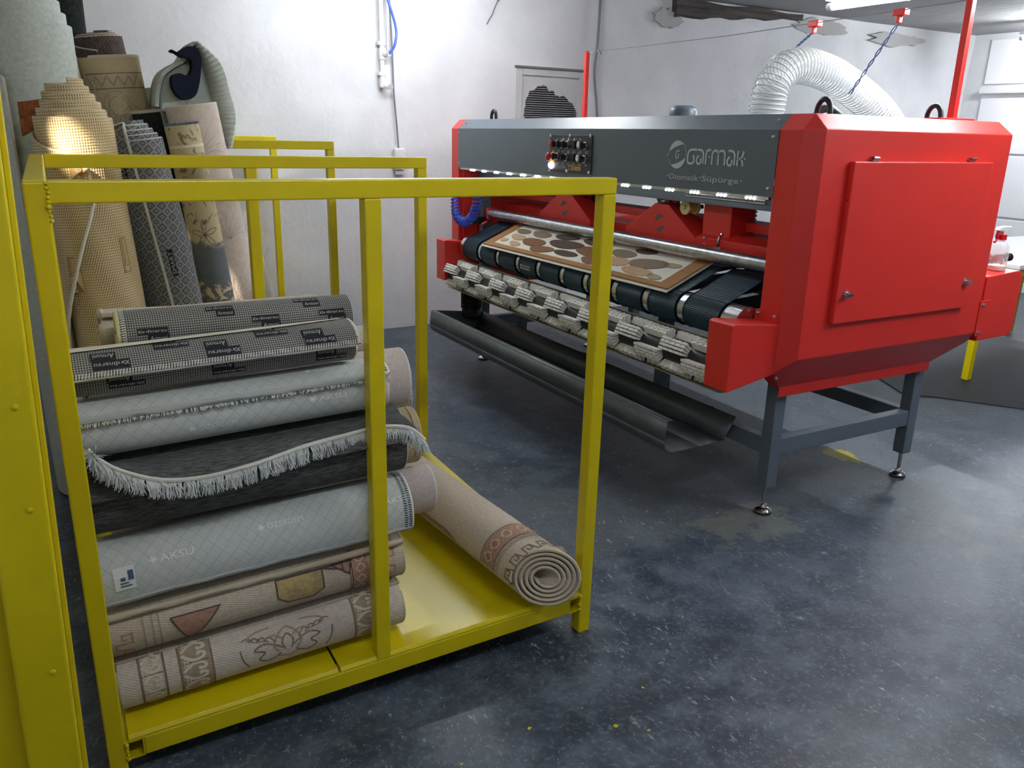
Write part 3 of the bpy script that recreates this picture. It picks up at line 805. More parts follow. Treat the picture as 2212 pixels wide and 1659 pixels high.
for yy in (-.05, -.015, .02, .05):
    d.line(r.fn(.655, 0, .0016), crom([(-.046, yy), (-.032, yy+.014), (-.022, yy), (-.034, yy-.010), (-.046, yy)], 4), .003, 4, st=.02)
d.done()

# 3 white embossed roll, second one up with AKSU lettering
def emboss_roll(label, x0, x1, zc, R, th0, words, **k):
    r = lying(label, x0, x1, FY+R+.002, zc, R, .011, 3.6, M_EMB, mi=M_PILEG, th0=th0, **k)
    r.bind(1, M_BIND); r.bind(0, M_BIND)
    r.stitches(1, M_BINDD, .009, .0065, .1, 2.6); r.stitches(1, M_BINDD, .009, .0065, .1, 2.6, inset=.013)
    d = Deco(r, [M_EMBP])
    for t, u, a, w, h in words:
        f = r.fn(u, a); d.text(f, t, 0, w, h, x=.022)
        for j in range(6):
            an = j*math.pi/3; d.line(f, [(.008, h*.5), (.008+.009*math.cos(an), h*.5+.009*math.sin(an))], .0032, 0)
        d.cut('raised_lettering')
    return r
r = emboss_roll('white embossed carpet roll with a paper tag, under the fringed charcoal roll', -.012, .748, .498, .080, -38, [('AKSU', .11, 18, .075, .018), ('\u00d6ZERDEM', .36, 30, .09, .014), ('AKSU', .665, 22, .07, .016)], sq=(1.05, 1.0), zr=.527, flap=.012, fang=.9, wob=.0015)
r.hem(M_PILEG, .009)
tg = MB(); f = r.fn(.03, -14, .0022)
tg.poly([f(0, 0), f(.045, 0), f(.045, .030), f(0, .030)]); tg.poly([f(0, .030), f(.045, .030), f(.045, .055), f(0, .055)])
f = r.fn(.03, -14, .003)
for a, b, c, e in ((.012, .036, .008, .011), (.012, .03, .015, .018), (.030, .042, .022, .045), (.014, .024, .022, .03)): tg.poly([f(a, c), f(b, c), f(b, e), f(a, e)], 1)
tg.build('paper_tag', [M_WHT, simple('tag_print_blue', lin(70, 92, 124), 0.6)], r.o)

# 4 charcoal roll with long fringe
r = lying('charcoal grey carpet roll with a pale shaggy fringe across its front', -.008, .742, FY+.100, .678, .100, .012, 3.4, M_DARKG, zr=.702, mi=M_PILEG, th0=16, flap=.022, fang=1.4, sq=(1.0, .98), wob=.002,
          cut0=lambda p: 0, cut1=lambda p: 0)
r.bind(1, M_BIND, .004)
fr = MB(); rnd = random.Random(21)
def sagz(u):
    t = min(1.0, max(0.0, u/.75))
    return .085*(1-t)**5 - .055*math.sin(math.pi*min(1, max(0, t*1.05)))*(1-t)**.6 + .045*t*t + .010
hp = bez([(.002, 1.832, .838), (.016, 1.824, .820), (.057, 1.818, .785), (.138, 1.815, .748), (.236, 1.815, .738), (.351, 1.817, .750), (.462, 1.834, .766), (.578, 1.855, .770), (.663, 1.858, .776), (.738, 1.846, .766), (.780, 1.838, .728)], 4)
assert len(hp) == 41
MB().tube(hp, .0055, 6).build('fringe_tape', M_BIND, r.o, smooth=60)
sheet = MB()      # loose end of the cloth between the roll and the fringe tape
for i in range(40):
    a, b = hp[i], hp[i+1]
    ta, tb2 = r.surf(min(a.x+.008, .74), 62, .002), r.surf(min(b.x+.008, .74), 62, .002)
    k = 5
    for j in range(k):
        s0, s1 = j/k, (j+1)/k
        bul = lambda s: Vector((0, -.010*math.sin(math.pi*s), .012*math.sin(math.pi*s)))
        sheet.poly([a.lerp(ta, s0)+bul(s0), b.lerp(tb2, s0)+bul(s0), b.lerp(tb2, s1)+bul(s1), a.lerp(ta, s1)+bul(s1)], 0, [(a.x, s0*.1), (b.x, s0*.1), (b.x, s1*.1), (a.x, s1*.1)])
sheet.build('loose_end', M_DARKG, r.o, smooth=60)
for i in range(1500):
    t = rnd.random(); k = t*40; i0 = min(39, int(k)); p = hp[i0].lerp(hp[i0+1], k-i0)
    L = (.030+.010*rnd.random()) if t > .12 else (.020+.016*rnd.random())
    clump = math.sin(int(t*95)*2.3)*.35
    dx = (rnd.uniform(-.35, .35)+clump); dz = -1 if t > .1 else rnd.uniform(-1, .5)
    if t < .04: dx -= .9
    dirv = Vector((dx, -.25+rnd.uniform(-.25, .2), dz)).normalized()
    mid = p+dirv*L*.5+Vector((rnd.uniform(-.004, .004), -.004, 0)); end = p+dirv*L+Vector((rnd.uniform(-.006, .006), 0, -.006))
    wd = .0013; sv = Vector((1, .4, 0)).normalized()*wd
    fr.poly([p-sv, p+sv, mid+sv, mid-sv]); fr.poly([mid-sv, mid+sv, end+sv*.5, end-sv*.5])
fr.build('fringe', M_FRINGE, r.o, kind='stuff')

# 5 white OZERDEM roll
r = emboss_roll('white embossed carpet roll with raised lettering above the charcoal fringed roll', -.010, .690, .850, .071, 34, [('\u00d6ZERDEM', .22, -22, .085, .015), ('AKSU', .50, 0, .07, .015), ('\u00d6ZERDEM', .50, 62, .08, .012)], flap=.014, fang=1.3, sq=(1.05, 1.0), zr=.872, wob=.0015)
r.hem(M_PILEG, .0085)
fz = MB(); rnd = random.Random(5)
for i in range(420):
    u = rnd.uniform(-.01, .70); p = r.at(u, 0, 0); q = p+Vector((rnd.uniform(-.006, .006), -.006*rnd.random()-.002, -.010-.007*rnd.random()))
    fz.poly([p+Vector((-.0012,0,.003)), p+Vector((.0012,0,.003)), q+Vector((.0008,0,0)), q-Vector((.0008,0,0))])
fz.build('fringe', M_BIND, r.o, kind='stuff')

# 6, 7 grey dotted rolls
def patch(r, u, ang, flip=False, s=1.0):
    f = r.fn(u, ang, .0012, flip); g = r.fn(u, ang, .0018, flip)
    d = Deco(r, [M_BLKP, M_SILP])
    d.fill(f, [(0, .0), (.078*s, 0), (.078*s, .020*s), (0, .020*s)], 0)
    d.fill(f, [(.027*s, -.024*s), (.080*s, -.024*s), (.080*s, .0), (.027*s, .0)], 0)
    d.text(g, 'dinarsu', 1, .052*s, .009*s, x=.022*s, y=.006*s)
    d.line(g, crom([(.003*s, .005*s), (.010*s, .013*s), (.018*s, .006*s)], 4), .0014*s, 1, st=.02); d.line(g, crom([(.003*s, .014*s), (.010*s, .006*s), (.019*s, .011*s)], 4), .0014*s, 1, st=.02)
    d.text(g, 'Armoni', 1, .044*s, .014*s, x=.031*s, y=-.019*s, shear=.12)
    return d.done('brand_patch')
r = lying('grey dotted carpet roll with dark brand patches and white hem across its front', -.008, .612, FY+.068, .980, .057, .010, 3.4, M_DOT, zr=.996, mi=M_PILEW, th0=8, flap=.016, fang=1.5, sq=(1.15, 1.0), wob=.001)
r.hem(M_BIND, .005); r.hemstitch(M_BIND, .010, .006); r.bind(1, M_BIND)
d = Deco(r, [M_PILEW]); d.fill(r.fn(.0, 92, .003), [(.004, -.024), (.60, -.010), (.60, .03), (.004, .03)], 0); d.done('pile_edge')
for u, a in ((.115, 38), (.345, 36), (.565, 34)): patch(r, u, a, True, .95)
for u, a in ((.14, -18), (.355, -20), (.595, -20)): patch(r, u, a, True, .95)
for u, a in ((.24, 68), (.46, 68)): patch(r, u, a, True, .95)
r = lying('grey dotted carpet roll with yellowish open end on top of the pile', .098, .640, 2.030, 1.040, .058, .010, 4.6, M_DOT, mi=M_PILEW, me=simple('yellowed_edge_yarn', lin(222, 210, 130), .85), th0=200, sq=(1.1, 1.0), wob=.0008)
r.bind(0, simple('pale_yellow_binding', lin(226, 218, 160), .85)); r.stitches(0, M_BIND, .010, .006, 0, 5.5, inset=.004)
for u, a, s in ((.035, 3, .85), (.19, 52, .80), (.29, 12, .85), (.40, 60, .8), (.455, 14, .85)): patch(r, u, a, False, s)
# 8 pale thick roll behind the top
r = lying('pale quilted carpet with a thick edge lying behind the topmost dotted roll', .070, .600, 2.172, 1.012, .060, .014, 2.4, M_BEIGE2, mi=M_PILEW, th0=60, flap=.006, fang=1.0, sq=(1.3, .9), wob=.003)
r.hem(M_BINDB, .006); r.bind(0, M_BINDB)
# back row, ends showing on the right
for (lab, x1, yc, zc, R, m, kk) in (
    ('pinkish beige carpet roll end sticking out right beside the white embossed roll', .815, 2.095, .830, .088, M_PINK, {}),
    ('tan carpet roll with fine dark border line, end sticking out behind the fringe', .875, 2.165, .617, .092, M_TAN, {}),
    ('pinkish carpet roll end sticking out beside the lower white embossed roll', .912, 2.130, .446, .079, M_PINK, {}),
    ('small beige carpet roll end at the back beside the top dotted rolls', .80, 2.275, .895, .052, M_BEIGE2, {}),
    ('ribbed cream carpet roll end between the tan and pinkish rolls', .925, 2.335, .690, .062, M_RIBB, {}),
    ('beige folded carpet roll end low behind the key bordered roll', .765, 2.175, .302, .064, M_BEIGE, {}),
    ('thin tan carpet roll on the tray behind the scroll patterned roll', .720, 2.080, .205, .054, M_TAN, {})):
    r = lying(lab, .03, x1, yc, zc, R, .009, 3.5, m, mi=M_PILEW, th0=200, sq=(.95, 1.0), wob=.001)
    r.bind(1, M_BINDB if m is not M_PINK else M_BIND, .005)
    if m is M_TAN and R > .09:
        d = Deco(r, [M_DKY, M_BRN2]); f = r.fn(x1-.03, 30)
        d.line(f, [(-.020, -.10), (-.020, .10)], .0025, 0); d.line(f, [(-.075, -.028), (-.004, -.028)], .009, 1); d.line(f, [(-.05, .03), (-.035, .02)], .003, 0)
        d.done()
# 9 loose roll on the bare tray, open spiral end to the front
e0, e1 = Vector((1.148, 1.790, .243)), Vector((1.058, 2.66, .243))
ax = (e1-e0).normalized(); sx = Vector((0,0,1)).cross(ax)
r = Roll('carpet_roll', 'beige carpet roll with rust band lying alone on the yellow tray, spiral end open', e0, ax, Z, -sx, (e1-e0).length, .105, .0095, 5.0, M_BEIGE, mi=M_BEIGE2, me=M_BINDB, th0=-95, dr=1, gap=.0055, sq=(.88, 1.0), wob=.0012, group=GR1, base=(e0.x, 2.2, .150), nu=12,
         cut0=lambda p: -.045*(1-p*.021)*math.sin(math.radians(-95)+p)+.022*(1-p*.021)*math.cos(math.radians(-95)+p))
r.bind(0, M_BINDB, .0058, 0, 4.95*6.2, n=200)
d = Deco(r, [M_RUST, M_DKY, M_GOLD, M_BEIG3, M_BRN1])
f = r.fn(0, 0); f2 = r.fn(0, 0, .0017)
d.fill(f, [(.13, -.17), (.195, -.17), (.195, .15), (.13, .15)], 0)
for x in (.126, .199): d.line(f2, [(x, -.17), (x, .15)], .0032, 1)
for yy in (-.13, -.085, -.035, .02, .065, .11):
    d.line(f2, crom([(.145, yy), (.16, yy+.018), (.182, yy+.004), (.165, yy-.014), (.145, yy)], 4), .0035, 3, st=.02)
    d.line(f2, [(.14, yy+.024), (.185, yy+.024)], .0028, 2); d.line(f2, [(.155, yy-.01), (.175, yy+.012)], .003, 4)
d.cut()
for x in (.108, .116): d.line(f, [(x, -.16), (x, .15)], .0022, 4); d.cut()
for i in range(6):
    y = -.15+i*.052
    d.line(f, [(.035, y), (.068, y), (.068, y+.026), (.045, y+.026), (.045, y+.013), (.057, y+.013)], .004, 4); d.line(f, [(.035, y), (.035, y-.014), (.068, y-.026)], .004, 4)
d.cut()
for i in range(6): y = -.15+i*.052; d.line(f, [(.80, y), (.83, y), (.83, y+.02), (.81, y+.02)], .0035, 4)
d.cut()
d.fill(f, [(.30, -.175), (.72, -.175), (.62, -.15), (.40, -.15)], 0); d.line(f2, [(.30, -.178), (.40, -.147), (.62, -.147), (.72, -.178)], .003, 1)
d.done()
fl = MB(); fl.poly([(1.242, 1.86, .17), (1.278, 1.84, .215), (1.276, 1.90, .262), (1.240, 1.93, .262)]); fl.poly([(1.242, 1.86, .166), (1.278, 1.84, .211), (1.276, 1.90, .258), (1.240, 1.93, .258)])
fl.build('loose_corner', M_BEIGE, r.o)
# ================================================================== upright rolls behind the front cart
GR2 = 'carpet rolls standing upright behind the front cart'
def standing(label, xt, zt, xb, y, R, th, turns, mo, lean_y=0.0, **k):
    """axis from the floor (xb) up to (xt, zt); theta 0 faces the viewer, 90 the left"""
    a = Vector((xb, y, 0.0)); b = Vector((xt, y+lean_y, zt)); A = (b-a).normalized()
    T = (-X - A*(-X).dot(A)).normalized(); F = (-Yv - A*(-Yv).dot(A)).normalized()
    return Roll('carpet_roll', label, a+A*.012, A, F, T, (b-a).length-.012, R, th, turns, mo, group=GR2, base=(xb, y, 0), **k)

# S1 beige dash knit, telescoped top
r = standing('beige knit backed carpet roll with telescoped top, standing at the left of the cart', .098, 1.477, .182, 3.305, .138, .010, 6.0, M_KNIT, mi=M_PILEW, me=M_BINDB, th0=-6, dr=1, flap=.018, fang=.9, gap=.004, tel1=.026, wob=.002, nu=24, tw=lambda u: min(1.5, 2.9*max(0.0, 1.22-u)),
             cut1=lambda p: (-.10+.105*min(1, p/2.6)) if p < 2.6 else .005)
r.hem(M_BIND, .006); r.bind(1, M_BINDB, .005, 0, 34, n=160)
d = Deco(r, [M_KNITP, M_BEIG3])
for u, a in ((.93, 38), (1.26, 8), (.72, -12), (.98, -42)):
    f = r.fn(u, a, .0012); g = r.fn(u, a, .0018)
    d.fill(f, [(-.014, -.016), (.115, -.016), (.115, .016), (-.014, .016)], 0)
    d.text(g, 'merinos', 1, .088, .013, x=.018, y=-.008); d.line(g, spir(1, .008, .008, .003, 0), .003, 1, st=.02); d.line(g, spir(1, .003, .003, .003, 0), .002, 1, st=.02)
    d.cut('brand_lettering')
st = MB()       # rust-brown pile showing where the loose end curls away
for i in range(6):
    a0, a1 = i/6, (i+1)/6
    for q0, q1 in ((0, .5), (.5, 1)):
        pt = lambda a, q: (-.055+.075*a, 3.33-.05*a, 1.555-.035*a*0-.11*q*(1-.3*a)+.012*a)
        st.poly([pt(a0, q0), pt(a1, q0), pt(a1, q1), pt(a0, q1)])
o = st.build('curled_pile_edge', M_BROWN, r.o, smooth=60); sd_ = o.modifiers.new('thick', 'SOLIDIFY'); sd_.thickness = .008
# S2 grey diamond roll
r = standing('grey carpet roll with black diamond pattern standing beside the beige knit roll', .298, 1.426, .525, 3.505, .118, .010, 5.0, M_DIAM, mi=M_PILEG, me=M_BIND, th0=12, dr=1, flap=.016, fang=.9, gap=.003, tel1=.018, wob=.0015, nu=12,
             cut1=lambda p: (.075-.085*min(1, p/2.4)) if p < 2.4 else -.01)
r.hem(M_BIND, .006); r.bind(1, M_BIND, .0045, 0, 28, n=140); r.stitches(1, M_BINDD, .008, .006, 0, 4)
d = Deco(r, [M_BLKP, M_SILP])
for u, a in ((.93, -8), (1.30, 32)):
    f = r.fn(u, a, .0012); g = r.fn(u, a, .0018)
    d.fill(f, [(-.006, -.012), (.10, -.012), (.10, .012), (-.006, .012)], 0); d.text(g, 'SMART', 1, .088, .016, x=.003, y=-.008); d.cut('brand_lettering')
# S2b dark pile carpet with beige hem behind it
r = standing('dark carpet roll edge with a beige hem right behind the diamond patterned roll', .363, 1.537, .573, 3.665, .050, .010, 2.6, M_DKGRN, mi=M_DKGRN, me=M_BINDB, th0=-86, dr=1, flap=.015, fang=1.0)
r.hem(M_BINDB, .008); r.bind(1, M_BINDB, .007)
# S3 floral
r = standing('floral beige and slate carpet roll with a frayed blue top edge', .448, 1.495, .628, 3.30, .066, .009, 4.0, M_FLORAL, mi=M_PILEW, me=M_BLUEY, th0=150, wob=.001)
fz = MB(); rnd = random.Random(9)
for i in range(260):
    ph = rnd.uniform(0, 6.2); p = r.at(r.ends(ph)[1]-.002, ph, rnd.uniform(-.003, .004)); q = p+Vector((rnd.uniform(-.005, .005), rnd.uniform(-.005, .005), .010*rnd.random()+.004))
    fz.poly([p+Vector((-.002,0,0)), p+Vector((.002,0,0)), q])
fz.build('frayed_edge', M_BLUEY, r.o, kind='stuff')
d = Deco(r, [M_BRN2, M_BEIG3, M_DKY])
for u in (1.36, 1.39): d.line(r.fn(u, 0), [(0, -.10), (0, .10)], .005, 0); d.cut()
d.line(r.fn(1.42, 0), [(0, -.10), (0, .10)], .010, 1); d.cut()
f = r.fn(1.10, 5)
for k in range(5):
    an = k*2*math.pi/5
    d.line(f, crom([(0, 0), (.03*math.cos(an-.3), .03*math.sin(an-.3)), (.055*math.cos(an), .055*math.sin(an)), (.03*math.cos(an+.3), .03*math.sin(an+.3)), (0, 0)], 4), .0022, 2, st=.02)
d.done()
# S4 pink felt roll with fine flower lines
r = standing('pale pink carpet roll with fine line flowers standing beside the floral roll', .524, 1.566, .747, 3.555, .104, .010, 4.0, M_PINK2, mi=M_PILEW, me=M_BEIG3, th0=160, wob=.001)
r.bind(1, M_BEIG3, .006)
d = Deco(r, [M_LINE])
for u0, a0 in ((1.38, 5), (1.05, -15), (.80, 0), (1.2, -45)):
    f = r.fn(u0, a0)
    for k in range(9):
        an = -1.2+k*.3; d.line(f, crom([(0, 0), (.05*math.cos(an), .05*math.sin(an)+.008), (.10*math.cos(an*1.25), .10*math.sin(an*1.25))], 5), .0016, 0, st=.02)
    d.cut()
# S5 pale sage roll whose loose end hangs over, dark pile showing as a swan-neck curl
r = standing('pale sage felt backed roll with a dark pile curl at the top and drooping end', .528, 1.66, .843, 3.80, .112, .016, 2.6, M_PALE, mi=M_NAVY, me=M_NAVY, th0=-60, gap=.012)
def sheet_from(path, depth, th, mo, name, parent, axis=Yv, m2=None):
    """cloth strip: 2-D path (x,z) swept along an axis"""
    mb = MB(); n = len(path); N = []
    for i in range(n):
        a = Vector(path[max(i-1,0)]); b = Vector(path[min(i+1,n-1)]); t = (b-a).normalized(); N.append(Vector((-t.y, t.x)))
    R0 = [[(p[0]+q.x*s*th/2, y, p[1]+q.y*s*th/2) for p, q in zip(path, N)] for s in (1, -1) for y in depth]
    for i in range(n-1):
        mb.poly([R0[0][i], R0[0][i+1], R0[1][i+1], R0[1][i]], 0, [(i*.02, 0), (i*.02+.02, 0), (i*.02+.02, .3), (i*.02, .3)])
        mb.poly([R0[2][i], R0[3][i], R0[3][i+1], R0[2][i+1]], 1, [(i*.02, 0), (i*.02, .3), (i*.02+.02, .3), (i*.02+.02, 0)])
        mb.poly([R0[0][i], R0[2][i], R0[2][i+1], R0[0][i+1]], 1); mb.poly([R0[1][i], R0[1][i+1], R0[3][i+1], R0[3][i]], 0)
    return mb.build(name, [mo, m2 or mo], parent, smooth=50)
# dark swan curl: thick closed outline pushed back in depth
sw = crom([(.498, 1.775), (.530, 1.795), (.560, 1.793), (.580, 1.765), (.577, 1.715), (.566, 1.660), (.548, 1.615), (.515, 1.597), (.484, 1.610), (.466, 1.645), (.468, 1.682), (.492, 1.695), (.525, 1.688), (.543, 1.712), (.545, 1.745), (.530, 1.752), (.512, 1.757), (.488, 1.772), (.472, 1.781), (.478, 1.773)], 4, closed=True)
mb = MB(); mb.prism([(x+.008, 3.612, z-.008) for x, z in sw], (0, .09, 0)); mb.build('pile_curl', M_NAVY, r.o, smooth=40)
hood = crom([(.415, 1.560), (.425, 1.620), (.448, 1.680), (.485, 1.712), (.53, 1.740), (.575, 1.805), (.62, 1.770), (.66, 1.735), (.69, 1.62), (.705, 1.52), (.694, 1.45), (.672, 1.405)], 5)
hp2 = [(p[0], p[1]) for p in hood]
sheet_from(hp2, (3.665, 3.90), .014, simple('pale_sage_outer', lin(200, 206, 196), .9, var=.05, vs=30, bump=.3, bs=400), 'hanging_end', r.o)
M_PALE2 = simple('pale_sage_cloth', lin(198, 204, 194), .9, var=.05, vs=30, bump=.3, bs=400)
sh = MB(); pts = crom([(.432, 1.54), (.432, 1.60), (.452, 1.665), (.49, 1.705), (.54, 1.735), (.585, 1.795), (.615, 1.72), (.63, 1.62), (.64, 1.54)], 5)
sh.prism([(x, 3.695, z) for x, z in pts], (0, .19, 0)); sh.build('roll_shoulder', M_PALE2, r.o, smooth=40, bevel=.012, bseg=3)
fl = MB(); strip = crom([(.575, 1.805), (.60, 1.70), (.622, 1.60), (.640, 1.52), (.672, 1.405)], 6)
out = crom([(.575, 1.805), (.66, 1.735), (.69, 1.62), (.705, 1.52), (.672, 1.405)], 6)
for i in range(len(strip)-1):
    a, b, c, e = strip[i], strip[i+1], out[i+1], out[i]
    fl.poly([(a[0], 3.66, a[1]), (b[0], 3.66, b[1]), (c[0], 3.625, c[1]), (e[0], 3.625, e[1])], 0, [(i*.03, 0), (i*.03+.03, 0), (i*.03+.03, .1), (i*.03, .1)])
o = fl.build('folded_flap', M_PALE2, r.o, smooth=60); sd_ = o.modifiers.new('thick', 'SOLIDIFY'); sd_.thickness = .012
# S6 beige roll with zigzag band
r = standing('tan carpet roll with a zigzag border standing tall behind the knit roll', .266, 1.742, .427, 3.865, .126, .009, 4.0, M_TAN, mi=M_PILEW, me=M_BINDB, th0=55, flap=.02, fang=1.0, wob=.001)
r.bind(1, M_BINDB, .007)
d = Deco(r, [M_BRN1, M_BRN2, M_BEIG3]); f = r.fn(r.L-.09, 0)
for x in (-.028, .028): d.line(f, [(x, -.16), (x, .12)], .004, 0); d.cut()
d.line(f, [((-.018 if i % 2 else .018), -.15+.022*i) for i in range(13)], .006, 1); d.cut()
g = r.fn(r.L-.20, 0)
for p in (spir(1.3, .03, .06, .02, .0), spir(1.2, .02, .05, -.03, -.06), [(.06, .03), (-.05, .05)], [(.05, -.02), (-.06, -.08)]): d.line(g, p, .0028, 1, st=.02)
for k in range(6): d.line(g, crom([(-.09, -.05+.02*k), (-.05, -.045+.018*k), (-.02, -.06+.02*k)], 4), .0025, 1, st=.02)
d.cut()
for y in (.085, .115): d.line(f, [(-.24, y), (.0, y)], .004, 2)
d.done()
# S7 grey, S8 plum, S9 black, S10 pale
r = standing('plain warm grey carpet roll between the zigzag roll and the sage roll', .453, 1.644, .68, 4.06, .088, .010, 3.5, M_GREYP, mi=M_PILEG, me=M_GREYP, th0=170)
r = standing('plum brown carpet roll with pale hem peeking above the zigzag roll', .256, 1.828, .51, 4.125, .108, .010, 4.0, M_PURP, mi=M_PURP, me=M_BINDB, th0=10, flap=.012, fang=1.0, tel1=.008, cut1=lambda p: -.05+.05*min(1, p/2.0))
r.bind(1, M_BINDB, .005, 0, 18, n=90)
r = standing('tall black green carpet roll with brown hem standing at the back left', .142, 2.28, .15, 4.275, .092, .014, 3.0, M_DKGRN, mi=M_DKGRN, me=M_DKGRN, th0=62, flap=.015, fang=1.0)
r.hem(simple('dark_brown_hem', lin(96, 84, 70), .9), .009)
r = standing('tall pale grey carpet roll with stepped telescoped top at the left edge', .000, 1.80, .03, 3.68, .158, .011, 5.0, M_PALE, mi=M_PALE, me=M_PALE, th0=36, gap=.004, tel1=.042, flap=.014, fang=.8,
             cut1=lambda p: -.16*max(0, 1-p/1.6))
r.hem(M_BINDB, .005)
# plain rolls seen low between the uprights and the white wall
r = standing('pale ivory carpet roll standing between the pink roll and the rear cart', .725, 1.10, .975, 3.965, .082, .010, 3.5, M_PILEW, mi=M_PILEW, th0=160)
# ================================================================== the carpet vacuuming machine
TILT = 0.0113
MR = empty('carpet_vacuum_machine', (2.85, 2.15, 0), 'long red and anthracite carpet vacuuming machine with LED lit feed opening', 'machine')
MR.rotation_euler.x = -TILT
YN, YFAR = 2.165, 4.825
def part(name, mb, m, parent=None, **k): return mb.build(name, m, parent or MR, **k)
BV = .0025

def end_cover(mir):
    q = (lambda y: YN+YFAR-y) if mir else (lambda y: y)
    A = [(2.30,.66),(2.30,1.537),(2.355,1.592),(3.43,1.592),(3.485,1.537),(3.485,.66)]
    a = [(x, q(2.165), z) for x, z in A]; b = [(x, q(2.062), z) for x, z in A]
    c = [(2.348, q(2.0), .72), (2.348, q(2.0), 1.541), (3.437, q(2.0), 1.541), (3.437, q(2.0), .72)]
    d = [(2.40, q(2.12), .572), (3.345, q(2.12), .572)]; e = [(2.40, q(2.165), .572), (3.345, q(2.165), .572)]
    m = MB()
    for i in range(5): m.poly([a[i], a[i+1], b[i+1], b[i]])
    m.poly([b[0], b[1], c[1], c[0]]); m.poly([b[1], b[2], c[1]]); m.poly([b[2], b[3], c[2], c[1]]); m.poly([b[3], b[4], c[2]]); m.poly([b[4], b[5], c[3], c[2]])
    m.poly(c); m.poly([c[0], c[3], d[1], d[0]]); m.poly([b[0], c[0], d[0]]); m.poly([a[0], b[0], d[0], e[0]]); m.poly([c[3], b[5], d[1]]); m.poly([b[5], a[5], e[1], d[1]])
    m.poly([d[0], d[1], e[1], e[0]]); m.poly([a[0], a[1], a[2], a[3], a[4], a[5], e[1], e[0]])
    import bmesh
    o = part('end_cover', m, M_RED)
    bm = bmesh.new(); bm.from_mesh(o.data); bmesh.ops.remove_doubles(bm, verts=bm.verts, dist=1e-5); bmesh.ops.recalc_face_normals(bm, faces=bm.faces)
    bm.to_mesh(o.data); bm.free()
    bv = o.modifiers.new('bevel', 'BEVEL'); bv.width = .003; bv.segments = 2; bv.limit_method = 'ANGLE'
    s = MB(); y0, y1 = sorted((q(2.118), q(2.122))); s.box(2.405, 3.335, y0, y1, .533, .60); part('skirt', s, M_RED, o, bevel=.001)
    return o
ec = end_cover(False); ec2 = end_cover(True)
# service door on the near end
dr = part('service_door', MB().box(2.487, 3.305, 1.977, 2.0, .848, 1.434), M_RED, bevel=.004)
for x, z in ((2.535, .957), (3.262, .957)):
    k = MB(); k.lathe((x, 1.977, z), (0, -1, 0), [(.018, 0), (.018, .003), (.011, .004), (.011, .016), (.006, .017), (.0005, .019)], 14); k.box(x-.016, x+.016, 1.955, 1.963, z-.005, z+.005)
    part('latch_knob', k, M_CHROME, dr, smooth=35)
for x in (2.606, 3.182):
    part('hinge', MB().box(x-.014, x+.014, 1.986, 2.0, 1.434, 1.452).cyl((x-.014, 1.985, 1.446), (x+.014, 1.985, 1.446), .006, n=8), M_STEEL, dr)
part('lock_hole', MB().cyl((2.4865, 1.989, 1.30), (2.488, 1.989, 1.30), .003, n=8), M_BLK, dr)
# roller bearing boxes
def bolt(parent, p, ax, r=.007):
    return part('bolt', MB().lathe(p, ax, [(r*1.3, 0), (r*1.3, .0015), (r, .002), (r, .006), (r*.4, .0075)], 8), M_CHROME, parent, smooth=30)
def bearing_box(mir):
    q = (lambda y: YN+YFAR-.16-y) if mir else (lambda y: y)
    m = MB()
    prof = [(2.068, .612), (2.068, .862), (2.085, .868), (2.305, .846), (2.305, .655)]
    if mir: prof = [(2.118, .612), (2.118, .862), (2.13, .866), (2.275, .850), (2.275, .655)]
    m.prism([(x, q(2.062), z) for x, z in prof], (0, q(2.185)-q(2.062), 0))
    o = part('bearing_box', m, M_RED, bevel=.003)
    if mir: return o
    t = MB(); y0, y1 = sorted((q(2.07), q(2.185))); t.box(2.297, 2.2995, y0, y1, .846, .885); part('fixing_tab', t, M_RED, o)
    for y in (2.085, 2.168): bolt(o, (2.297, q(y), .872), (-1, 0, 0), .006)
    bolt(o, (2.31, q(2.058), .64), (0, -1 if not mir else 1, 0), .006)
    return o
bearing_box(False); bearing_box(True)
def rear_box(mir):
    q = (lambda y: YN+YFAR-y) if mir else (lambda y: y)
    m = MB(); prof = [(3.487, .672), (3.487, .958), (3.726, .972), (3.752, .95), (3.752, .70), (3.735, .678)]
    m.prism([(x, q(2.02), z) for x, z in prof], (0, q(2.19)-q(2.02), 0)); o = part('rear_bearing_box', m, M_RED, bevel=.004)
    p = MB(); y0, y1 = sorted((q(1.995), q(2.0))); p.box(3.43, 3.50, y0, y1, .705, .862); part('fixing_tab', p, M_RED, o, bevel=.002)
    for z in (.722, .842): bolt(o, (3.448, q(1.995), z), (0, -1 if not mir else 1, 0), .007)
    return o
rear_box(False); rear_box(True)

# anthracite front panel and hood
fp = part('front_panel', MB().box(2.297, 2.301, YN, YFAR, 1.300, 1.537), M_GRY, bevel=.001)
prof = [(2.30, 1.537), (2.355, 1.592), (3.43, 1.592), (3.485, 1.537), (3.485, 1.30), (3.481, 1.30), (3.481, 1.535), (3.428, 1.588), (2.357, 1.588), (2.304, 1.535)]
hd = part('hood', MB().prism([(x, YN, z) for x, z in prof], (0, YFAR-YN, 0)), M_GRY, bevel=.0012)
for y, z in ((2.186, 1.512), (2.186, 1.33), (4.80, 1.512), (4.80, 1.33)): bolt(fp, (2.297, y, z), (-1, 0, 0), .006)
for y in (2.20, 4.78): bolt(hd, (2.330, y, 1.567), (-1, 0, 1), .006)
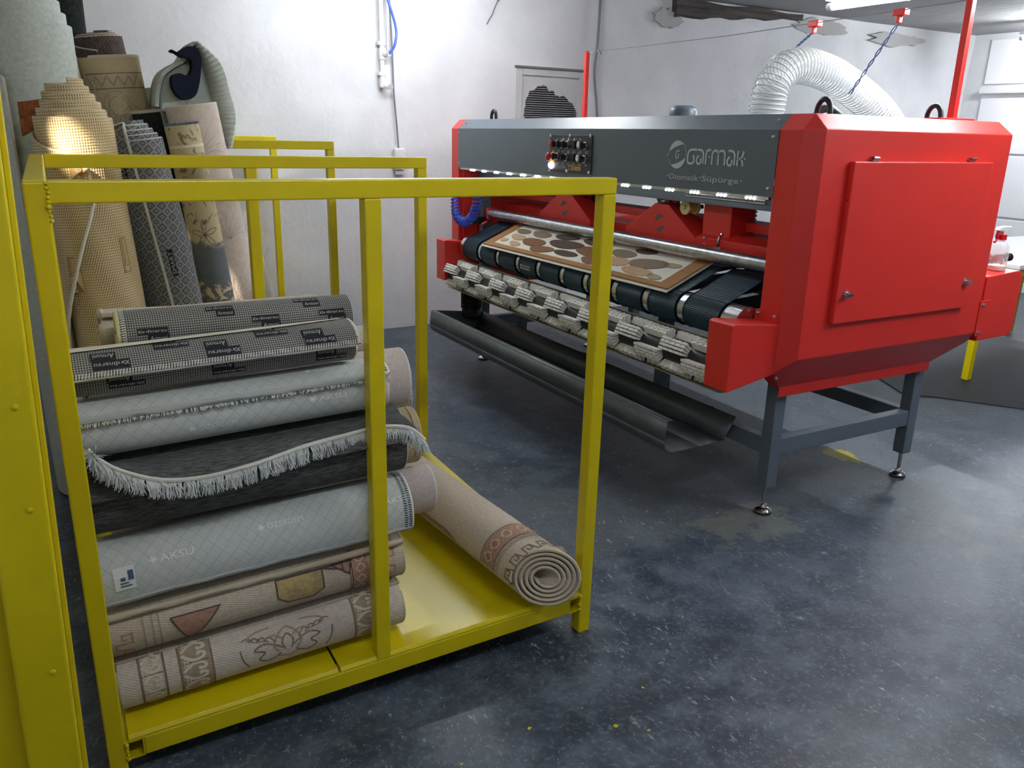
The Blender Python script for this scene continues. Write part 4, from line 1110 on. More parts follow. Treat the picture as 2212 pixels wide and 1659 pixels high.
# panel lettering: x runs towards -Y when read from the front
def pf(y0, z0, xo=2.2955): return lambda a, b: (xo, y0-a, z0+b)
L = MB(); f = pf(2.640, 1.403)  # cut letters: pale grey paints the bright inside showing through them
def ltr(strokes, x, w, h, lw=.0085):
    for st in strokes:
        for qd in stroke2d([(x+p[0]*w, p[1]*h) for p in st], lw): L.poly([f(p.x, p.y) for p in qd])
G_ = [[(.95,.98),(.35,.98),(.12,.86),(.02,.66),(.02,.14),(.14,.02),(.35,.0),(.55,.02),(.70,.14),(.70,.50),(.58,.58)]]
a_ = [[(.10,.98),(.42,.98),(.62,.90),(.74,.72),(.74,.02)],[(.30,.56),(.16,.50),(.06,.36),(.06,.16),(.18,.02),(.40,.02),(.50,.16),(.50,.40)]]
r_ = [[(.05,.0),(.05,.70),(.12,.90),(.30,.98),(.60,.98)]]
m_ = [[(.03,.0),(.03,.74),(.10,.92),(.24,.98),(.38,.92),(.46,.74),(.46,.0)],[(.46,.74),(.54,.92),(.68,.98),(.82,.92),(.90,.74),(.90,.0)]]
k_ = [[(.05,1.0),(.05,.0)],[(.05,.46),(.40,.46),(.60,.66),(.70,.98)],[(.40,.46),(.60,.32),(.70,.0)]]
for g, x, w in ((G_, .0, .056), (a_, .052, .056), (r_, .107, .046), (m_, .142, .082), (a_, .227, .056), (k_, .282, .046)): ltr(g, x, w, .056)
for x, z in ((.128, .030), (.322, .028)):
    for qd in stroke2d(spir(1, .002, .002, x, z), .004): L.poly([f(p.x, p.y) for p in qd])
part('brand_name', L, M_WHTD, fp); L = MB()
add_text(L, 'Otomatik', pf(2.748, 1.337), width=.182, height=.022)
for qd in stroke2d(spir(1, .0018, .0018), .0036): L.poly([pf(2.760, 1.350)(p.x, p.y) for p in qd])
part('sub_title', L, M_WHTD, fp); L = MB()
add_text(L, 'S\u00fcp\u00fcrge', pf(2.545, 1.338), width=.205, height=.022)
for y in (2.556, 2.326):
    for qd in stroke2d(spir(1, .0018, .0018), .0036): L.poly([pf(y, 1.350)(p.x, p.y) for p in qd])
part('sub_title', L, M_WHTD, fp); L = MB()
# round mark: two crescents, thin ring and a small G
cy, cz, Ro = 2.705, 1.436, .054
f = pf(cy, cz)
def sector(a0, a1, r, chord):
    pts = [(r*math.cos(a0+(a1-a0)*i/14), r*1.04*math.sin(a0+(a1-a0)*i/14)) for i in range(15)]
    c0, c1 = pts[0], pts[-1]
    for i in range(14):
        t0, t1 = i/14, (i+1)/14
        b0 = (c0[0]+(c1[0]-c0[0])*t0+chord[0]*math.sin(math.pi*t0), c0[1]+(c1[1]-c0[1])*t0+chord[1]*math.sin(math.pi*t0))
        b1 = (c0[0]+(c1[0]-c0[0])*t1+chord[0]*math.sin(math.pi*t1), c0[1]+(c1[1]-c0[1])*t1+chord[1]*math.sin(math.pi*t1))
        L.poly([f(*pts[i]), f(*pts[i+1]), f(*b1), f(*b0)])
R_ = math.radians
sector(R_(48), R_(168), Ro, (.002, .006)); sector(R_(228), R_(348), Ro, (-.002, -.006))
for qd in stroke2d([(Ro*1.02*math.cos(R_(168+i*6)), Ro*1.06*math.sin(R_(168+i*6))) for i in range(11)], .0022): L.poly([f(p.x, p.y) for p in qd])
for qd in stroke2d([(Ro*1.02*math.cos(R_(-12+i*6)), Ro*1.06*math.sin(R_(-12+i*6))) for i in range(11)], .0022): L.poly([f(p.x, p.y) for p in qd])
f0 = f; f = lambda a, b: f0(a-.010, b-.014); ltr(G_, 0, .024, .029, .0045)
part('round_mark', L, M_WHTD, fp)
for y in (2.765,): bolt(fp, (2.296, y, 1.433), (-1, 0, 0), .003)

# LED strip
ls = part('led_strip', MB().box(2.302, 2.316, YN+.02, YFAR-.02, 1.289, 1.300), M_STEEL)
for k in range(16):
    y = 2.275+.157*k
    m = MB()
    for s in (-.020, 0, .020): m.lathe((2.301, y+s, 1.290), (-1, 0, -.6), [(.0052, -.003), (.0052, .001), (.004, .003), (.0005, .004)], 8)
    part('led', m, M_LED, ls, smooth=60)
# beam behind the strip with an aluminium cable channel
part('cross_beam', MB().box(2.425, 2.475, YN, YFAR, 1.236, 1.330), M_GRY, bevel=.003)
ch = MB()
for z in (1.262, 1.274, 1.286): ch.box(2.405, 2.425, 2.30, 2.76, z, z+.006)
part('cable_channel', ch, M_STEEL, bevel=.001)
part('cable_channel', MB().box(2.415, 2.425, 3.62, 4.10, 1.262, 1.290), M_STEEL, bevel=.001)

# control panel
cp = part('control_panel', MB().box(2.2895, 2.297, 3.326, 3.705, 1.327, 1.507), simple('black_panel_film', lin(46, 48, 58), .35), bevel=.002)
def cpos(a, b): return (3.705-.379*a, 1.507-.180*b)     # a to the right, b down
for a, b in ((.02, .02), (.5, .02), (.97, .02), (.02, .96), (.45, .96), (.97, .96)):
    y, z = cpos(a, b); part('screw', MB().lathe((2.2895, y, z), (-1, 0, 0), [(.009, 0), (.009, .002), (.006, .004), (.0005, .0045)], 10), M_CHROME, cp, smooth=40)
for a, b in ((.19, .24), (.31, .25), (.44, .255), (.87, .27), (.20, .585), (.42, .60), (.86, .62)):
    y, z = cpos(a, b)
    k = part('rotary_knob', MB().lathe((2.2895, y, z), (-1, 0, 0), [(.019, 0), (.019, .006), (.015, .007), (.015, .010)], 16), M_STEEL, cp, smooth=35)
    t = MB(); t.lathe((2.2795, y, z), (-1, 0, 0), [(.015, 0), (.013, .012), (.0005, .013)], 14); t.prism([(2.268, y-.004, z-.016), (2.268, y+.004, z-.016), (2.268, y+.004, z+.016), (2.268, y-.004, z+.016)], (-.012, 0, 0))
    part('grip', t, M_BLK, k, smooth=35)
for a, b in ((.74, .255), (.73, .60)):
    y, z = cpos(a, b); k = part('push_button', MB().lathe((2.2895, y, z), (-1, 0, 0), [(.018, 0), (.018, .010), (.013, .012), (.0005, .012)], 16), M_STEEL, cp, smooth=35)
    part('button_face', MB().lathe((2.2775, y, z), (-1, 0, 0), [(.012, 0), (.011, .003), (.0005, .0035)], 14), M_WHT, k, smooth=35)
y, z = cpos(.07, .235); part('stop_button', MB().lathe((2.2895, y, z), (-1, 0, 0), [(.017, 0), (.017, .014), (.013, .016), (.0005, .0165)], 14), M_RBTN, cp, smooth=35)
y, z = cpos(.09, .60)
es = part('emergency_stop', MB().lathe((2.2895, y, z), (-1, 0, 0), [(.026, 0), (.026, .003), (.012, .004), (.012, .020), (.0005, .020)], 18), M_YBTN, cp, smooth=35)
part('mushroom_head', MB().lathe((2.2695, y, z), (-1, 0, 0), [(.012, 0), (.020, .004), (.021, .012), (.016, .018), (.0005, .019)], 18), M_RBTN, es, smooth=50)
y, z = cpos(.06, .83); part('indicator_lamp', MB().lathe((2.2895, y, z), (-1, 0, 0), [(.019, 0), (.019, .004), (.015, .012), (.008, .017), (.0005, .018)], 16), emis('indicator_white', (.9, .93, 1), 4.0), cp, smooth=60)
for a, b in ((.60, .25), (.59, .59)):
    y, z = cpos(a, b); part('rocker_switch', MB().box(2.282, 2.2895, y-.012, y+.012, z-.020, z+.020), M_BLK, cp, bevel=.003)
pr = MB(); W_ = lambda a0, a1, b0, b1, m, x=2.2890: (lambda p, q: pr.poly([(x, p[0], p[1]), (x, q[0], p[1]), (x, q[0], q[1]), (x, p[0], q[1])], m))(cpos(a0, b0), cpos(a1, b1))
def tri_(a, b, s=.020):
    y, z = cpos(a, b); pr.poly([(2.289, y+s*.6, z-s*.4), (2.289, y-s*.6, z-s*.4), (2.289, y, z+s*.55)], 0)
for a, b in ((.33, .10), (.46, .105), (.60, .105), (.46, .45), (.59, .45)): tri_(a, b)
for a in (.10, .19, .26, .38, .52, .66, .74): W_(a, a+.008, .08, .13, 0)
for a, b in ((.72, .12), (.71, .48)): W_(a, a+.010, b-.04, b+.03, 0)
for a in (.06, .19, .31, .44, .57, .72, .86):
    for b in (.42, .455): W_(a, a+.06, b, b+.012, 0)
for a in (.19, .31, .44, .57, .72, .86):
    for b in (.745, .78): W_(a, a+.06, b, b+.012, 0)
W_(.49, .64, .795, .93, 1); W_(.65, .77, .795, .93, 1)
W_(.575, .635, .805, .83, 2, 2.2886); W_(.655, .765, .805, .83, 2, 2.2886); W_(.505, .555, .83, .91, 2, 2.2886)
for b in (.845, .865, .885, .905): W_(.575, .625, b, b+.008, 2, 2.2886)
for b in (.865, .89): W_(.68, .74, b, b+.012, 2, 2.2886)
y, z = cpos(.215, .895); add_text(pr, 'Garmak', lambda a, b: (2.2888, y-a, z+b), 0, .075, .016)
y2, z2 = cpos(.185, .86)
for qd in stroke2d(spir(1, .010, .010), .006): pr.poly([(2.2888, y2-p.x, z2+p.y) for p in qd], 3)
W_(.20, .42, .915, .922, 0)
part('panel_print', pr, [M_SILP, M_ORANGE, M_BLK, simple('magenta_print', lin(170, 60, 110), .5)], cp, kind='stuff')

# steel frame
def bar(name, *a): return part(name, MB().box(*a), M_FRM, bevel=.003)
LX = ((2.432, 2.490), (3.305, 3.363))
LY = ((2.150, 2.205), (2.86, 2.915), (4.23, 4.285), (4.735, 4.79))
for x0, x1 in LX:
    for j, (y0, y1) in enumerate(LY):
        lift = TILT*((y0+y1)/2-2.15)
        if j in (1, 2): bar('strut', x0, x1, y0, y1, .332, .70); continue
        lg = bar('leg', x0, x1, y0, y1, .122+lift*.2, 1.30)
        xc, yc = (x0+x1)/2, (y0+y1)/2
        ft = MB(); ft.cyl((xc, yc, .02+lift), (xc, yc, .13+lift*.2), .0085, n=10)
        ft.lathe((xc, yc, lift), (0, 0, 1), [(.036, .008), (.036, .014), (.030, .020), (.016, .027), (.013, .038), (.009, .040)], 20)
        part('levelling_foot', ft, M_CHROME, lg, smooth=40)
        part('rubber_pad', MB().lathe((xc, yc, lift), (0, 0, 1), [(.034, 0), (.036, .002), (.036, .009), (.030, .010)], 20), M_DKRUB, lg, smooth=40)
    bar('long_stretcher', x0+.004, x1-.004, 2.205, 4.735, .264, .332)
    bar('top_beam', x0+.002, x1-.002, 2.205, 4.735, .70, .755)
for y0, y1 in (LY[0], LY[3]): bar('end_stretcher', 2.490, 3.305, y0+.004, y1-.004, .262, .333)
for y0 in (2.86, 4.23): bar('cross_member', 2.490, 3.305, y0+.006, y0+.05, .705, .75)

# feed roller, belts
RC, RR = Vector((2.27, 0, .825)), .066
part('feed_roller', MB().cyl((RC.x, 2.19, RC.z), (RC.x, 4.60, RC.z), RR, n=40), M_STEEL, smooth=40)
part('roller_shaft', MB().cyl((RC.x, 2.10, RC.z), (RC.x, 4.88, RC.z), .014, n=10), M_STEEL, smooth=40)
part('rear_roller', MB().cyl((3.22, 2.19, .90), (3.22, 4.80, .90), .060, n=24), M_STEEL, smooth=40)
INC = math.radians(24)
def belt_profile():
    pts = []; R0 = RR+.002; n = 56
    a0 = math.pi/2+INC; a1 = math.pi*1.5
    top0 = (RC.x+R0*math.cos(a0), RC.z+R0*math.sin(a0))
    Lr = .235
    seg = 34
    p = []
    end = (top0[0]+Lr*math.cos(INC), top0[1]+Lr*math.sin(INC))
    p += [(3.22, .962), (end[0]+.08, .962+.012), end]
    nrm = (-math.sin(INC), math.cos(INC))
    for i in range(seg):
        k = 1-i/seg; h = .0018 if i % 2 else 0
        p.append((top0[0]+Lr*k*math.cos(INC)+nrm[0]*h, top0[1]+Lr*k*math.sin(INC)+nrm[1]*h))
    for i in range(n):
        a = a0+(a1-a0)*i/n; h = .0018 if i % 2 else 0
        p.append((RC.x+(R0+.0015+h)*math.cos(a), RC.z+(R0+.0015+h)*math.sin(a)))
    p += [(RC.x, RC.z-R0-.002), (3.22, .838)]
    for i in range(1, 8):
        a = -math.pi/2+math.pi*i/8; p.append((3.22+.062*math.cos(a), .90+.062*math.sin(a)))
    return p
BP = belt_profile()
def m_belt():
    M = Mat('dark_teal_rubber_belt'); M.col(lin(16, 46, 60)).put('Roughness', .5).put('Specular IOR Level', .3); M.bump(M.noise(150, 2), .1, .001); return M.m
M_BELT = m_belt()
gaps = [4.336, 4.106, 3.872, 3.648, 3.415, 3.203, 2.967, 2.738, 2.508, 2.278]
edges = [4.545]+gaps
for k in range(10):
    ya, yb = edges[k]-(.025 if k else 0), edges[k+1]+(.025 if k < 9 else .0)
    m = MB(); n = len(BP); i0 = len(m.v)
    th = .003
    inn = []
    for i in range(n):
        a, b = Vector(BP[i-1]), Vector(BP[(i+1) % n]); t = (b-a).normalized(); inn.append((BP[i][0]+t.y*-th*-1, BP[i][1]-t.x*th*1))
    m.loft([[(x, ya, z) for x, z in BP], [(x, yb, z) for x, z in BP]], cap=False)
    for yy in (ya, yb):
        for i in range(n):
            j = (i+1) % n; m.poly([(BP[i][0], yy, BP[i][1]), (BP[j][0], yy, BP[j][1]), (inn[j][0], yy, inn[j][1]), (inn[i][0], yy, inn[i][1])])
    b = part('conveyor_belt', m, M_BELT, smooth=25)
    if k == 3:
        lc = MB()
        for i in range(7):
            yc = ya-.03-.016*i
            for j in range(2): lc.box(2.196-.0005, 2.2005, yc-.005, yc+.005, .806+j*.014, .816+j*.014)
        part('belt_lacing', lc, M_STEEL, b)
# galvanised guide bar
gb = part('guide_bar', MB().cyl((2.425, 2.175, 1.030), (2.425, 4.61, 1.030), .0290, n=28), M_GALV, smooth=40)
part('bar_bracket', MB().box(2.40, 2.47, 4.60, 4.63, .99, 1.06).cyl((2.40, 4.615, .975), (2.36, 4.615, .955), .010, n=8), M_RED, gb, bevel=.003)

# rotating brush with staggered bristle blocks
BX, BZ, BR = 2.19, .655, .086
br = part('brush_core', MB().cyl((BX, 2.20, BZ), (BX, 4.66, BZ), .052, n=24), M_BLK, smooth=40)
M_BRIS = simple('white_nylon_bristle', lin(240, 238, 232), .8, var=.05, vs=120)
tm = MB()
CELL = .150
for rI in range(4):
    a = math.radians(-15.6+10.4*rI)
    for tI in range(14):
        yy = -CELL/2+.006+tI*(CELL-.012)/13
        c = Vector((math.cos(a), 0, math.sin(a))); s_ = Vector((-math.sin(a), 0, math.cos(a)))
        p0 = c*.050+Vector((0, yy, 0)); p1 = c*(BR+.003*math.sin(tI*2.1+rI))+Vector((0, yy, 0))
        r0, r1 = .0036, .0050
        tm.loft([[p0+s_*r0+Yv*r0, p0-s_*r0+Yv*r0, p0-s_*r0-Yv*r0, p0+s_*r0-Yv*r0], [p1+s_*r1+Yv*r1*1.1, p1-s_*r1+Yv*r1*1.1, p1-s_*r1-Yv*r1*1.1, p1+s_*r1-Yv*r1*1.1]])
bme = None; nb = 0
for ci in range(16):
    for sI in range(8):
        if (sI+ci) % 2: continue
        if bme is None:
            o = tm.build('bristle_block', M_BRIS, loc=(0,0,0)); bme = o.data
            if '_o' in o: del o['_o']
        else:
            o = bpy.data.objects.new('bristle_block', bme); COL.objects.link(o)
        o.parent = MR; o.location = Vector((BX, 2.21+CELL*(ci+.5)*1.015, BZ))-Vector(MR.location)
        o.rotation_euler = (0, -math.radians(sI*45+12), 0)
g = MB(); arc = [(BX+(.098)*math.cos(math.radians(a)), BZ+(.098)*math.sin(math.radians(a))) for a in range(-115, 71, 12)]
for (x0, z0), (x1, z1) in zip(arc[:-1], arc[1:]):
    g.poly([(x0, 2.20, z0), (x0, 4.66, z0), (x1, 4.66, z1), (x1, 2.20, z1)])
o = part('brush_guard', g, simple('cream_guard', lin(176, 168, 142), .7, var=.08, vs=20), smooth=50); sdm = o.modifiers.new('thick', 'SOLIDIFY'); sdm.thickness = .004

# dust trough hanging under the brush
tp = [(2.048, .430), (2.030, .432), (2.020, .424), (2.012, .345), (2.018, .315), (2.032, .298), (2.056, .290), (2.20, .292), (2.335, .297), (2.392, .392)]
m = MB()
for (x0, z0), (x1, z1) in zip(tp[:-1], tp[1:]): m.poly([(x0, 2.315, z0), (x0, 4.64, z0), (x1, 4.64, z1), (x1, 2.315, z1)])
o = part('dust_trough', m, M_TROUGH, smooth=40); sdm = o.modifiers.new('thick', 'SOLIDIFY'); sdm.thickness = .0025
for y in (2.50, 3.5, 4.5): part('trough_hanger', MB().box(2.388, 2.436, y, y+.03, .372, .378).box(2.428, 2.432, y, y+.03, .30, .378), M_FRM, o)
# end plate at the far end
part('trough_end', MB().prism([(x, 4.63, z) for x, z in tp[1:]], (0, .003, 0)), M_TROUGH, o)

# motor under the far end
mo = MB(); mc = (2.285, 4.60)
mo.lathe((mc[0], mc[1], .375), (0, 0, 1), [(.050, 0), (.060, .010), (.060, .055), (.054, .057), (.054, .20)], 24)
mt = part('gear_motor', mo, M_MOTOR, smooth=40)
fn_ = MB()
for i in range(28):
    a = 2*math.pi*i/28; c, s_ = math.cos(a), math.sin(a)
    p = Vector((mc[0], mc[1], 0)); t = Vector((-s_, c, 0))*.0016; u = Vector((c, s_, 0))
    fn_.prism([p+u*.053+t+Z*.435, p+u*.053-t+Z*.435, p+u*.066-t+Z*.435, p+u*.066+t+Z*.435], (0, 0, .135))
part('cooling_fins', fn_, M_MOTOR, mt)
part('motor_mount', MB().box(2.22, 2.35, 4.53, 4.67, .575, .60).box(2.27, 2.31, 4.58, 4.62, .60, .66), M_FRM, mt, bevel=.003)
for z in (.46, .53):
    for a in (200, 235):
        c, s_ = math.cos(math.radians(a)), math.sin(math.radians(a))
        part('motor_lug', MB().box(mc[0]+c*.066-.006, mc[0]+c*.066+.006, mc[1]+s_*.066-.008, mc[1]+s_*.066+.008, z-.006, z+.006), M_BLK, mt, bevel=.002)

# vacuum carriage inside: hexagonal covers, rails, wheel
def hexcover(dy):
    P = [(3.300, 1.074), (3.300, 1.034), (2.778, 1.034), (2.778, 1.074), (2.985, 1.207), (3.080, 1.207)]
    m = MB(); m.prism([(2.50, y+dy, z) for y, z in P], (.11, 0, 0)); o = part('suction_head_cover', m, M_RED, bevel=.003)
    lm = MB(); c_y, c_z = 3.035+dy, 1.118
    for sg in (1, -1):
        pts = [(.036*math.cos(R_(a)), .040*math.sin(R_(a))) for a in range(50, 171, 10)]
        for i in range(len(pts)-1):
            t0, t1 = i/(len(pts)-1), (i+1)/(len(pts)-1); A_, B_ = pts[0], pts[-1]
            q0 = (A_[0]+(B_[0]-A_[0])*t0, A_[1]+(B_[1]-A_[1])*t0); q1 = (A_[0]+(B_[0]-A_[0])*t1, A_[1]+(B_[1]-A_[1])*t1)
            lm.poly([(2.4985, c_y-sg*p[0], c_z+sg*p[1]) for p in (pts[i], pts[i+1], q1, q0)])
    part('cut_out_mark', lm, simple('dark_cutout', lin(92, 88, 92), .6), o)
    bolt(o, (2.499, c_y+.032, c_z+.032), (-1, 0, 0), .004); bolt(o, (2.499, c_y-.030, c_z-.032), (-1, 0, 0), .004)
    part('lower_lip', MB().box(2.485, 2.50, 2.79+dy, 3.29+dy, 1.012, 1.034), M_RED, o, bevel=.002)
hexcover(0); hexcover(.837)
part('carriage_rail', MB().box(2.62, 2.74, 2.45, 4.74, 1.118, 1.158), M_RED, bevel=.003)
part('carriage_rail', MB().box(2.60, 2.76, 2.45, 4.74, 1.01, 1.075), M_RED, bevel=.003)
part('drive_casing', MB().box(2.53, 2.67, 2.60, 2.775, 1.05, 1.245), M_RED, bevel=.004)
part('suction_box', MB().prism([(2.50, 2.17, .995), (2.50, 2.17, 1.085), (2.56, 2.17, 1.105), (2.90, 2.17, 1.115), (2.90, 2.17, .995)], (0, .61, 0)), M_RED, bevel=.003)
part('upper_box', MB().box(2.86, 3.05, 2.17, 2.62, 1.115, 1.175), M_RED, bevel=.003)
wh = MB(); wh.lathe((2.495, 2.862, 1.205), (1, 0, 0), [(.012, 0), (.033, 0), (.033, .010), (.026, .012), (.026, .055), (.033, .057), (.033, .065)], 24)
w = part('guide_wheel', wh, M_CREAM, smooth=35)
part('wheel_axle', MB().cyl((2.485, 2.862, 1.205), (2.60, 2.862, 1.205), .010, n=6), M_STEEL, w)
lt = MB(); lt.box(2.488, 2.50, 2.600, 2.622, 1.03, 1.055); lt.tube([(2.490, 2.611, 1.045), (2.478, 2.611, 1.07), (2.480, 2.608, 1.10), (2.492, 2.606, 1.115)], .007, 8); lt.cyl((2.48, 2.59, 1.05), (2.48, 2.632, 1.05), .008, n=8)
part('toggle_latch', lt, M_CHROME, smooth=40)
for z in (1.055, 1.085): part('bolt', MB().lathe((2.50, 2.72, z), (-1, 0, 0), [(.007, 0), (.006, .005), (.001, .006)], 8), M_CHROME, smooth=40)
for y in (3.18, 4.02):
    part('motor_bracket', MB().box(2.70, 2.74, y, y+.05, 1.158, 1.29).prism([(2.70, y+.05, 1.158), (2.70, y+.12, 1.158), (2.70, y+.05, 1.22)], (.04, 0, 0)), M_RED, bevel=.002)
    part('drive_belt', MB().tube([(2.69, y-.01+.03*math.cos(a*.314), 1.225+.055*math.sin(a*.314)) for a in range(21)], .005, 6), M_BLK, smooth=60)
# inner plates at the far end
part('inner_plate', MB().box(2.32, 2.42, 4.79, 4.82, .80, 1.30), M_RED, bevel=.002)
part('inner_plate', MB().box(2.55, 3.2, 4.66, 4.69, 1.12, 1.24), M_RED, bevel=.002)
part('valve_block', MB().box(2.36, 2.42, 4.66, 4.71, .955, 1.0).cyl((2.36, 4.685, .975), (2.33, 4.685, .965), .014, n=8), M_BLK)
# air coil
co = []; pathc = bez([(2.275, 4.80, 1.20), (2.265, 4.80, 1.10), (2.255, 4.76, 1.01), (2.255, 4.65, .972), (2.26, 4.54, 1.02), (2.27, 4.50, 1.11), (2.285, 4.505, 1.22)], 40)
for i, p in enumerate(pathc):
    t = (pathc[min(i+1, len(pathc)-1)]-pathc[max(i-1, 0)]).normalized(); a = X; b = t.cross(a)
    an = i*2*math.pi/8.5; co.append(p+(a*math.cos(an)+b*math.sin(an))*.026)
part('air_coil', MB().tube(co, .0055, 6), M_BLUE, smooth=60)
part('side_button', MB().lathe((2.42, 4.99, 1.40), (0, 1, 0), [(.028, 0), (.028, .018), (.020, .024), (.0005, .025)], 16), M_YBTN, smooth=40)
# lifting eyes, vent cap, rods on the hood
def eye(x, y):
    pth = [Vector((x, y+.030*math.cos(a*math.pi/10)*1.0, 1.600+.045*max(0, math.sin(a*math.pi/10)))) for a in range(11)]
    m = MB(); 
    m.tube([(x, y-.030, 1.588)]+pth[::-1][0:0]+[(x, y-.030, 1.60)]+[tuple(p) for p in reversed(pth)]+[(x, y+.030, 1.60), (x, y+.030, 1.588)], .010, 8)
    part('lifting_eye', m, M_BLK, hd, smooth=60)
eye(2.42, 4.58); eye(2.47, 2.13); eye(3.10, 2.13)
part('vent_cap', MB().lathe((2.70, 3.165, 1.590), (0, 0, 1), [(.050, 0), (.050, .010), (.066, .012), (.066, .040), (.058, .052), (.040, .062), (.0005, .064)], 24), M_GRY, hd, smooth=35)
part('cable_gland', MB().tube(bez([(2.98, 2.60, 1.585), (2.98, 2.60, 1.625), (3.02, 2.58, 1.640), (3.07, 2.56, 1.610), (3.09, 2.55, 1.585)]), .018, 10), M_BLK, hd, smooth=60)
rl = part('tension_rod', MB().box(3.258, 3.286, 4.85, 4.878, 1.588, 2.055), M_RED, bevel=.003)
rr2 = part('tension_rod', MB().box(3.186, 3.214, 2.106, 2.134, 1.588, 2.075), M_RED, bevel=.003)
part('rod_base', MB().box(3.08, 3.30, 2.085, 2.155, 1.590, 1.600), M_RED, rr2, bevel=.002)
part('rod_base', MB().box(3.21, 3.33, 4.83, 4.90, 1.590, 1.600), M_RED, rl, bevel=.002)
wr = MB(); wr.tube([(3.27, 4.85, 2.045), (3.25, 3.5, 2.030), (3.20, 2.134, 2.035)], .0022, 5)
part('tension_wire', wr, M_DKWIRE)
tk = MB(); tk.tube([(3.27, 4.84, 2.045), (3.275, 4.80, 2.052), (3.27, 4.75, 2.045), (3.265, 4.80, 2.038), (3.27, 4.84, 2.045)], .003, 5); tk.tube([(3.27, 4.74, 2.060), (3.27, 4.72, 2.045), (3.27, 4.70, 2.028)], .005, 5)
part('turnbuckle', tk, M_STEEL)
# clear hose stubs inside the opening
def m_clear(name, c, alpha, rough=.2):
    M = Mat(name); M.col(c).put('Roughness', rough).put('Alpha', alpha); return M.m
M_CLR = m_clear('clear_hose_wall', lin(205, 207, 210), .28, .15)
M_HRIB = m_clear('white_hose_spiral', lin(216, 216, 212), .85, .3)
def hose_geo(path, R, pitch, parent, build):
    P = [Vector(p) for p in path]
    wall = MB().tube(P, R, 24, cap=False)
    # spiral rib
    Ls = [0]
    for a, b in zip(P[:-1], P[1:]): Ls.append(Ls[-1]+(b-a).length)
    tot = Ls[-1]; turns = tot/pitch; n = int(turns*18); a = (P[1]-P[0]).normalized().orthogonal().normalized(); pts = []; k = 0
    for i in range(n+1):
        s_ = tot*i/n
        while k < len(P)-2 and Ls[k+1] < s_: k += 1
        f_ = (s_-Ls[k])/max(1e-6, Ls[k+1]-Ls[k]); p = P[k].lerp(P[k+1], f_)
        t = (P[min(k+2, len(P)-1)]-P[max(k-1, 0)]).normalized(); a = (a-t*a.dot(t)).normalized(); b = t.cross(a); an = 2*math.pi*turns*i/n
        pts.append(p+(a*math.cos(an)+b*math.sin(an))*(R+.0015))
    rib = MB().tube(pts, .0040, 5)
    return wall, rib
for pth in ([(2.80, 2.79, 1.10), (2.80, 2.79, 1.18), (2.80, 2.79, 1.28)], [(2.78, 3.30, 1.16), (2.78, 3.34, 1.22), (2.80, 3.42, 1.27), (2.82, 3.52, 1.29)]):
    wl, rb = hose_geo(bez(pth, 4), .048, .018, None, None)
    o = part('inner_hose', wl, M_CLR, smooth=60); part('hose_spiral', rb, M_HRIB, o, smooth=60)

# ------------------------------------------------------------------ big suction hose over the machine
hs = empty('suction_hose', (3.0, 2.95, 1.52), 'large clear ribbed suction hose arching over the top of the machine', 'hose')
hpth = bez([(3.006, 2.95, 1.597), (3.008, 2.95, 1.64), (3.020, 2.95, 1.725), (3.085, 2.95, 1.805), (3.197, 2.95, 1.835), (3.39, 2.95, 1.810), (3.61, 2.95, 1.735), (3.82, 2.95, 1.635), (3.98, 2.95, 1.50), (4.06, 2.95, 1.30), (4.08, 2.95, .40)], 6)
wl, rb = hose_geo(hpth, .079, .0215, None, None)
part('hose_collar', MB().lathe((3.006, 2.95, 1.590), (0, 0, 1), [(.10, 0), (.10, .004), (.084, .005), (.084, .012), (.076, .012)], 28), M_GRY, hd, smooth=35)
wl.build('hose_wall', M_CLR, hs, smooth=60); rb.build('spiral_rib', M_HRIB, hs, smooth=60)
def clip(p, q, label):
    t = empty('hose_tie', p, label, 'clip', 'red clips holding the hose')
    m = MB(); m.box(p[0]-.018, p[0]+.018, p[1]-.03, p[1]+.03, p[2]-.012, p[2]+.016); m.box(p[0]-.012, p[0]+.012, p[1]-.005, p[1]+.012, p[2]-.04, p[2]-.01)
    m.build('clip', M_RED, t, bevel=.004)
    for k in (-1, 1):
        P = []
        a, b = Vector(p)-Vector((0, 0, .03)), Vector(q)
        for i in range(25):
            s_ = i/24; P.append(a.lerp(b, s_)+Vector((math.cos(i*.9)*.006*k, math.sin(i*.9)*.006*k, 0)))
        MB().tube(P, .003, 5).build('twisted_wire', M_BLUEW, t, smooth=60)
clip((3.235, 2.93, 2.018), (3.20, 3.02, 1.905), 'small red clip with short blue twisted wire over the hose arch')
clip((3.215, 2.46, 2.020), (3.48, 2.88, 1.72), 'small red clip with long blue twisted wire holding the hose slope')

